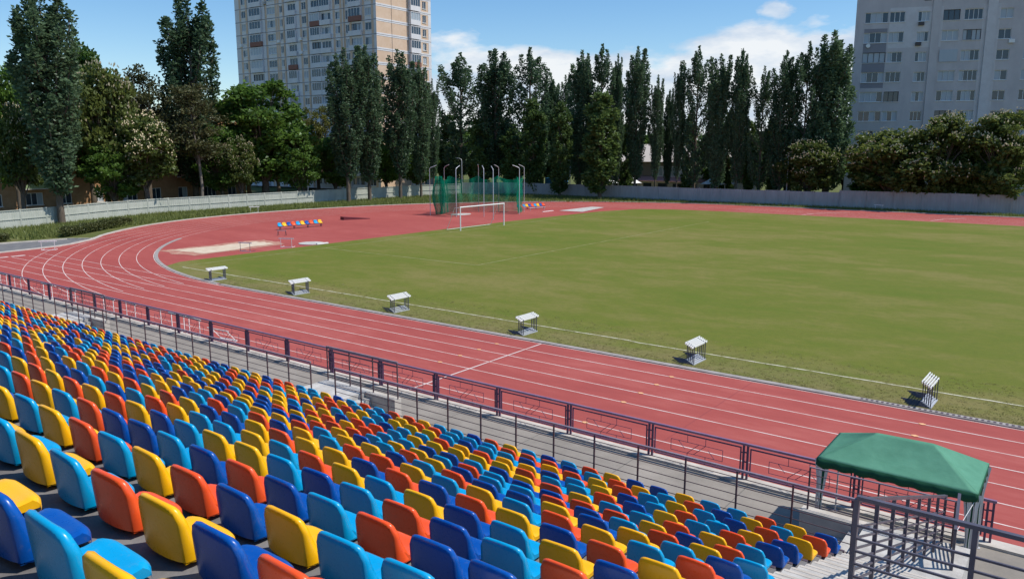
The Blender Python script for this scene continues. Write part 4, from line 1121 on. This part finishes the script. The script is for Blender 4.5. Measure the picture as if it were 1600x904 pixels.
TREES = [
 ('P', -93.0, 39.1, 25.6, 2.9, 'very tall dark poplar standing in front of the pale fence at far left'),
 ('P', -108.0, 64.7, 29.8, 3.6, 'tall forked poplar rising above the brick flats with bare trunk below'),
 ('P', -156.3, 118.0, 33.6, 3.1, 'small distant poplar before the shaded face of the orange panelled tower'),
 ('P', -95.5, 83.5, 23.7, 2.6, 'leafy poplar in front of the tower, left half of a merged pair'),
 ('P', -95.5, 88.0, 24.7, 2.4, 'leafy poplar in front of the tower, right half of a merged pair'),
 ('P', -95.5, 95.1, 24.6, 2.3, 'poplar in front of the sunlit corner of the orange panelled tower'),
 ('P', -95.5, 100.2, 23.4, 1.9, 'narrow poplar in front of the balconies of the orange panelled tower'),
 ('P', -95.5, 103.5, 20.5, 1.1, 'thin ragged poplar at the right edge of the orange panelled tower'),
 ('P', -105.6, 123.0, 27.4, 3.2, 'poplar above the hammer cage, first right of the gap beside the tower'),
 ('P', -96.1, 122.0, 27.3, 3.1, 'broad forked poplar rising behind the middle poles of the hammer cage'),
 ('P', -88.3, 123.0, 27.1, 3.0, 'poplar with feathery split top behind the right pole of the hammer cage'),
 ('P', -89.6, 132.0, 23.4, 1.8, 'shorter thin poplar set back behind the bench with coloured seats'),
 ('P', -84.8, 130.0, 22.5, 1.7, 'shorter poplar set back left of the tall forked poplars'),
 ('P', -76.1, 122.0, 25.8, 2.1, 'poplar with blunt rounded top directly above the white landing area'),
 ('P', -72.5, 123.0, 26.5, 2.3, 'tallest open topped poplar of the middle row with sky between its limbs'),
 ('P', -69.9, 124.0, 24.9, 1.2, 'slim straight poplar squeezed against the tallest open topped one'),
 ('P', -64.9, 122.0, 25.5, 2.4, 'wide vase shaped poplar left of the pink building'),
 ('P', -61.5, 123.0, 20.7, 1.4, 'short rounded poplar in front of the pink building'),
 ('P', -60.7, 126.0, 18.5, 1.1, 'lowest narrow poplar in the gap in front of the pink building'),
 ('P', -57.0, 122.0, 22.5, 1.3, 'slim pointed poplar right of the short rounded one'),
 ('P', -54.3, 123.0, 24.8, 2.4, 'sparse poplar with widely spread bare limbs against the cloud'),
 ('P', -50.1, 122.0, 23.3, 2.1, 'dense poplar right of the sparse spread limbed one'),
 ('P', -46.6, 122.0, 23.8, 1.8, 'dense pointed poplar above the white tent roof'),
 ('P', -43.3, 123.0, 21.0, 1.5, 'narrow poplar standing alone left of the pair beside the grey flats'),
 ('P', -39.7, 122.0, 23.0, 1.8, 'tall leaning poplar below the small lone cloud'),
 ('P', -36.7, 123.0, 24.1, 1.8, 'tall poplar of the dense dark clump beside the grey flats'),
 ('P', -33.7, 125.0, 25.8, 2.9, 'broadest and highest poplar touching the edge of the grey flats'),
 ('C', -90.3, 120.0, 12.9, 2.2, 'low columnar tree behind the hammer cage with rounded top'),
 ('C', -84.9, 119.5, 18.1, 2.2, 'rounded columnar tree left of the bench, in front of the poplars'),
 ('C', -76.3, 115.5, 17.1, 1.9, 'rounded columnar tree with thin trunk in front of the grey fence'),
 ('C', -68.1, 115.5, 18.2, 2.9, 'broad dark columnar tree with thick trunk before the grey fence'),
 ('C', -97.8, 120.0, 15.0, 2.5, 'low columnar tree showing through the green cage net'),
 ('C', -110.9, 125.0, 16.0, 2.2, 'bright green columnar tree beside the tower base'),
 ('C', -68.9, 126.0, 13.3, 1.4, 'low green columnar tree just left of the pink building'),
 ('C', -57.3, 127.0, 14.7, 1.5, 'bright sunlit columnar tree between the pink building and dark poplars'),
 ('C', -50.7, 128.0, 15.1, 1.7, 'bright yellow green tree glimpsed between two dark poplar trunks'),
 ('C', -46.8, 128.0, 13.4, 1.4, 'bright sunlit tree right of the white tent roof'),
 ('C', -43.2, 129.0, 13.8, 1.5, 'shaded low tree behind the lone narrow poplar'),
 ('B', -112.0, 51.6, 23.4, 4.5, 'bright green broadleaf tree rounding over the brick flats'),
 ('B', -110.0, 58.5, 20.9, 4.0, 'olive leaved locust tree left of the forked poplar'),
 ('S', -99.0, 60.0, 17.1, 3.5, 'thin brownish leaning tree with bare pale trunk before the brick flats'),
 ('B', -104.0, 74.0, 19.4, 6.8, 'huge round dark green tree beside the shaded tower face'),
 ('B', -108.0, 87.8, 17.3, 3.3, 'yellow green willow like tree between the round tree and merged poplars'),
 ('B', -100.0, 77.3, 12.1, 3.4, 'lower dark green tree overhanging the pale fence'),
 ('B', -103.0, 87.1, 11.3, 3.6, 'shaded bushy tree behind the trunks of the merged poplars'),
 ('B', -108.0, 40.7, 20.1, 3.5, 'dark broadleaf tree cut by the left picture edge'),
 ('B', -103.0, 98.9, 12.1, 3.7, 'dark bushy tree behind the poplars at the fence bend'),
 ('B', -103.0, 107.0, 10.5, 3.6, 'dark bushy tree left of the hammer cage behind the fence'),
 ('B', -103.0, 65.9, 12.3, 3.5, 'shaded dark tree under the round green crown'),
 ('B', -101.0, 49.1, 9.8, 3.3, 'deep shaded tree below the flowering chestnut'),
 ('H', -103.0, 49.3, 19.0, 3.9, 'tall flowering chestnut covered in cream candles, left of the brick flats'),
 ('H', -100.0, 52.8, 12.9, 4.3, 'lower flowering chestnut spreading over the pale fence'),
 ('H', -100.0, 38.1, 13.3, 2.6, 'flowering chestnut at the left edge beside the tall poplar'),
 ('H', -100.0, 67.1, 10.0, 2.6, 'small flowering chestnut under the round green tree'),
 ('H', -35.3, 122.0, 10.8, 4.1, 'round flowering chestnut standing alone before the poplar clump'),
 ('H', -23.8, 121.0, 12.0, 5.6, 'leftmost flowering chestnut under the grey flats, low and wide'),
 ('H', -17.4, 122.0, 13.6, 4.5, 'middle flowering chestnut under the grey flats, tallest of three'),
 ('H', -10.9, 121.0, 13.6, 4.5, 'rightmost flowering chestnut under the grey flats, cut by picture edge'),
 ('B', -112.4, 134.0, 13.0, 4.8, 'dark bushy tree filling the gap behind the hammer cage'),
 ('B', -104.1, 136.0, 14.3, 4.2, 'dark bushy tree behind the columnar tree at the cage'),
 ('B', -91.8, 134.0, 14.6, 3.9, 'dark bushy tree in the shade behind the coloured bench'),
 ('B', -84.1, 134.0, 13.8, 3.8, 'dark bushy tree between the tall poplars and the fence'),
 ('B', -57.3, 136.0, 12.2, 3.0, 'dark bushy tree behind the sparse spread limbed poplar'),
 ('B', -48.6, 138.0, 12.1, 3.4, 'dark bushy tree behind the lone narrow poplar'),
 ('B', -42.5, 136.0, 13.0, 3.7, 'dark bushy tree behind the lone flowering chestnut'),
 ('B', -35.2, 132.0, 13.7, 3.5, 'dark bushy tree at the foot of the poplar clump'),
 ('B', -22.2, 128.0, 10.1, 4.7, 'dark broadleaf tree behind the three chestnuts, left one'),
 ('B', -14.1, 128.0, 10.0, 5.0, 'dark broadleaf tree behind the three chestnuts, right one'),
 ('B', -27.7, 126.0, 8.2, 2.9, 'low dark tree against the corner of the grey flats'),
]
cnt = {}
SPECIAL = {1:2, 9:2, 14:3, 16:1, 20:3, 7:3, 26:0, 0:4}
for i, (kd, x, y, h, r, lab) in enumerate(TREES):
    src = {'P':PP,'C':PC,'B':PB,'H':PH,'S':PS}[kd]
    nm = {'P':'poplar_tree','C':'columnar_tree','B':'broadleaf_tree','H':'chestnut_tree','S':'slender_tree'}[kd]
    if 'willow' in lab: src = PY; nm = 'willow_tree'
    if 'locust' in lab: src = PO; nm = 'locust_tree'
    q = cnt.get(kd,0); cnt[kd] = q+1
    pr = src[SPECIAL.get(i, q*2+ (q//3)) % (5 if kd == 'P' else len(src))]
    if kd == 'P' and (x > -97 and x < -92 and y < 50 or y < 104 and x > -97): pr = PP[5 + i%2]
    if kd == 'H' and x < -90: src = PHL; pr = src[i%2]
    if kd == 'P' and -67 < x < -44 and y > 110 and 'sparse' not in lab: pr = PP[5 + i%2]
    t = thing(nm, lab, 'tree', (x,y,0), R.uniform(0,6.28), {'P':'poplars round the stadium','C':'columnar trees by the far fence','B':'broadleaf trees beyond the fences','H':'flowering chestnuts','S':None}[kd])
    s = r/pr['R']*((1.05 if -67 < x < -44 and y > 110 else 1.30) if kd == 'P' else (.95 if -67 < x < -44 and kd == 'C' else 1.16)); sz = h/pr['H']
    t.scale = (s, s*R.uniform(.92,1.08), sz)
    obj('trunk', pr['t'], t); obj('crown', pr['c'], t)
    if 'b' in pr: obj('blossoms', pr['b'], t)
far = [(x, 152+6*math.sin(x)) for x in range(-150, 16, 8)] + [(-128-3*math.sin(y), y) for y in range(30, 112, 8)]
for i, (x, y) in enumerate(far):
    pr = PB[i%3]; t = thing('broadleaf_tree', 'dark tree in the dense belt far beyond the stadium fences', 'tree', (x+R.uniform(-2,2),y,0), R.uniform(0,6.28), 'dark trees far beyond the fences')
    s = R.uniform(1.05,1.3); t.scale = (s,s,R.uniform(.62,.85)); obj('trunk', pr['t'], t); obj('crown', pr['c'], t)
# clipped hedges by the path
def hedge(label, p, q, w, h):
    p = Vector(p); q = Vector(q); d = q-p; L_ = d.length; b = MB(); rn = random.Random(int(L_*100))
    t = thing('hedge', label, 'hedge')
    for i in range(int(L_*w*850)):
        s = rn.random(); o_ = p + d*s; nn = Vector((-d.y,d.x)).normalized()
        hh = h*(.88+.12*math.sin(s*L_*1.9)); z = hh*rn.random()**.5
        leaf(b, Vector((o_.x+nn.x*w*rn.uniform(-.5,.5), o_.y+nn.y*w*rn.uniform(-.5,.5), z)), rn.uniform(.10,.18), .4, rn, .8)
    b.build('foliage', LSH, t)
    b = MB()
    for i in range(int(L_*2)): 
        o_ = p + d*((i+.5)/int(L_*2)); b.tube([(o_.x,o_.y,0),(o_.x+.05,o_.y,h*.7)], .02, 5)
    b.build('stems', M['bark'], t)
hedge('long clipped hedge on the verge beside the outer kerb', (-79.3,33.4), (-87.0,43.6), 1.3, .95)
hedge('short clipped hedge at the left edge beyond the path', (-80.4,25.8), (-80.3,28.9), 1.3, .8)
# unmown verge
GR = leaf_mat('verge_grass_blade', (.11,.15,.035), (.27,.29,.09), .4, .2)
b = MB(); rn = random.Random(5)
def blades(n, fn, hmin, hmax):
    for i in range(n):
        x, y = fn(); h_ = rn.uniform(hmin,hmax); a = rn.uniform(0,6.28); w = rn.uniform(.03,.07); lx, ly = rn.gauss(0,.12), rn.gauss(0,.12)
        dx, dy = w*math.cos(a), w*math.sin(a)
        b.add([(x-dx,y-dy,0),(x+dx,y+dy,0),(x+lx,y+ly,h_)], [(0,1,2)])
def leftv():
    while True:
        y = rn.uniform(30,112); xf = -98.3 if y > 52 else -91 - (y-30)*.33
        a = math.asin(max(-1,min(1,(y-CY)/49))); xo = CX - 48.6*math.cos(a)
        x = rn.uniform(xf+.2, xo-.3)
        if y < 36 and x > -79.5: continue
        return x, y
blades(42000, leftv, .12, .5)
blades(9000, lambda: (rn.uniform(-95,20), 0) , 0, 0) if False else None
def farv():
    x = rn.uniform(-90,10); return x, rn.uniform(115.0 if x > -40 else 114.2, 118.4)
blades(16000, farv, .1, .45)
o = b.build('verge_grass', GR); tag(o, 'rough green grass growing between the track kerb and the fences', 'grass', None, 'stuff')

# short dry grass along the gutter edge of the pitch
GE = leaf_mat('edge_grass_blade', (.14,.15,.035), (.36,.31,.14), .45, 0.)
b = MB()
def edgev():
    x = 3 - 48*rn.random()**1.3; y = 27.24 + 4.6*rn.random()**2.0
    return x, y
for i in range(6500):                                   # tufts of a few blades each
    x, y = edgev(); hh = rn.uniform(.012,.034)
    for q in range(7):
        a_ = rn.uniform(0,6.28); dx, dy = .012*math.cos(a_), .012*math.sin(a_); ox, oy = rn.gauss(0,.05), rn.gauss(0,.05)
        b.add([(x+ox-dx,y+oy-dy,.016),(x+ox+dx,y+oy+dy,.016),(x+ox+rn.gauss(0,.03),y+oy+rn.gauss(0,.03),.016+hh*rn.uniform(.6,1.3))], [(0,1,2)])
o = b.build('edge_grass', GE); tag(o, 'dry short grass tufts on the strip between gutter and touchline', 'grass', None, 'stuff')

# ------------------------------------------------------------------ light, sky, camera
az, el = math.atan2(.88,.47), rad(57)          # compass angle from +Y towards +X
sd = Vector((math.sin(az)*math.cos(el), math.cos(az)*math.cos(el), math.sin(el)))
ld = bpy.data.lights.new('sun', 'SUN'); ld.energy = 4.7; ld.angle = rad(.53); ld.color = (1,.955,.88)
lo = bpy.data.objects.new('sun', ld); col.objects.link(lo); lo.rotation_euler = (-sd).to_track_quat('-Z','Y').to_euler(); lo.location = (40,20,60)
w = bpy.data.worlds.new('World'); sc.world = w; w.use_nodes = True; nt = w.node_tree; N = nt.nodes; L = nt.links
bg = N['Background']; sky = N.new('ShaderNodeTexSky'); sky.sky_type = 'NISHITA'; sky.sun_disc = False
sky.sun_elevation = el; sky.sun_rotation = az; sky.air_density = 1.0; sky.dust_density = .3; sky.ozone_density = 3.0; sky.altitude = 100
tc = N.new('ShaderNodeTexCoord'); D = tc.outputs['Generated']
sx = N.new('ShaderNodeSeparateXYZ'); L.new(D, sx.inputs[0]); Z = sx.outputs['Z']
n1 = noise(nt, 5.5, mapping(nt, D, (1,1,2.6)), 7, .56)
hd = N.new('ShaderNodeVectorMath'); hd.operation = 'DOT_PRODUCT'; L.new(D, hd.inputs[0]); hd.inputs[1].default_value = (-.36,.93,.05)
azw = ramp(nt, hd.outputs['Value'], [(.84, 0.), (.97, 1.)])
top = mathn(nt, 'ADD', mathn(nt, 'MULTIPLY', azw, .088), .058)
dens = mathn(nt, 'ADD', n1, mathn(nt, 'MULTIPLY', mathn(nt, 'SUBTRACT', top, Z), 4.2))
cl = ramp(nt, dens, [(.50, 0.), (.60, 1.)])
hd2 = N.new('ShaderNodeVectorMath'); hd2.operation = 'DISTANCE'; L.new(mapping(nt, D, (1,1,2.2)), hd2.inputs[0]); hd2.inputs[1].default_value = (-.318,.932,.160*2.2)
n2 = noise(nt, 30., mapping(nt, D, (1,1,2.0)), 5, .6)
small = ramp(nt, mathn(nt, 'SUBTRACT', mathn(nt, 'MULTIPLY', n2, .045), hd2.outputs['Value']), [(.0, 0.), (.012, .8)])
cl = mathn(nt, 'MAXIMUM', cl, small)
n3 = noise(nt, 9., mapping(nt, D, (1,1,3)), 5, .6)
ccol = ramp(nt, n3, [(.38, (4.0,4.7,5.7)), (.60, (6.4,6.5,6.6))])
hs = N.new('ShaderNodeHueSaturation'); hs.inputs['Saturation'].default_value = 1.25; L.new(sky.outputs['Color'], hs.inputs['Color'])
L.new(mixcol(nt, hs.outputs['Color'], ccol, mathn(nt, 'MULTIPLY', cl, .9)), bg.inputs['Color'])
bg.inputs['Strength'].default_value = .145
cd = bpy.data.cameras.new('camera'); cd.sensor_width = 36; cd.lens = 36*1207/1600; cd.clip_end = 3000; cd.clip_start = .05
co = bpy.data.objects.new('camera', cd); col.objects.link(co)
a = rad(53.04); p = math.atan(218/1207)
fh_ = Vector((-math.cos(a), math.sin(a), 0)); rt = Vector((math.sin(a), math.cos(a), 0)); F3 = fh_*math.cos(p) - Vector((0,0,1))*math.sin(p); U3 = Vector((0,0,1))*math.cos(p) + fh_*math.sin(p)
co.matrix_world = Matrix(((rt.x,U3.x,-F3.x,0),(rt.y,U3.y,-F3.y,0),(rt.z,U3.z,-F3.z,CAMH),(0,0,0,1)))
sc.camera = co
sc.view_settings.view_transform = 'Standard'; sc.view_settings.look = 'None'; sc.view_settings.exposure = 0; sc.view_settings.gamma = 1
sc.render.engine = 'CYCLES'; sc.cycles.max_bounces = 6; sc.cycles.transparent_max_bounces = 12
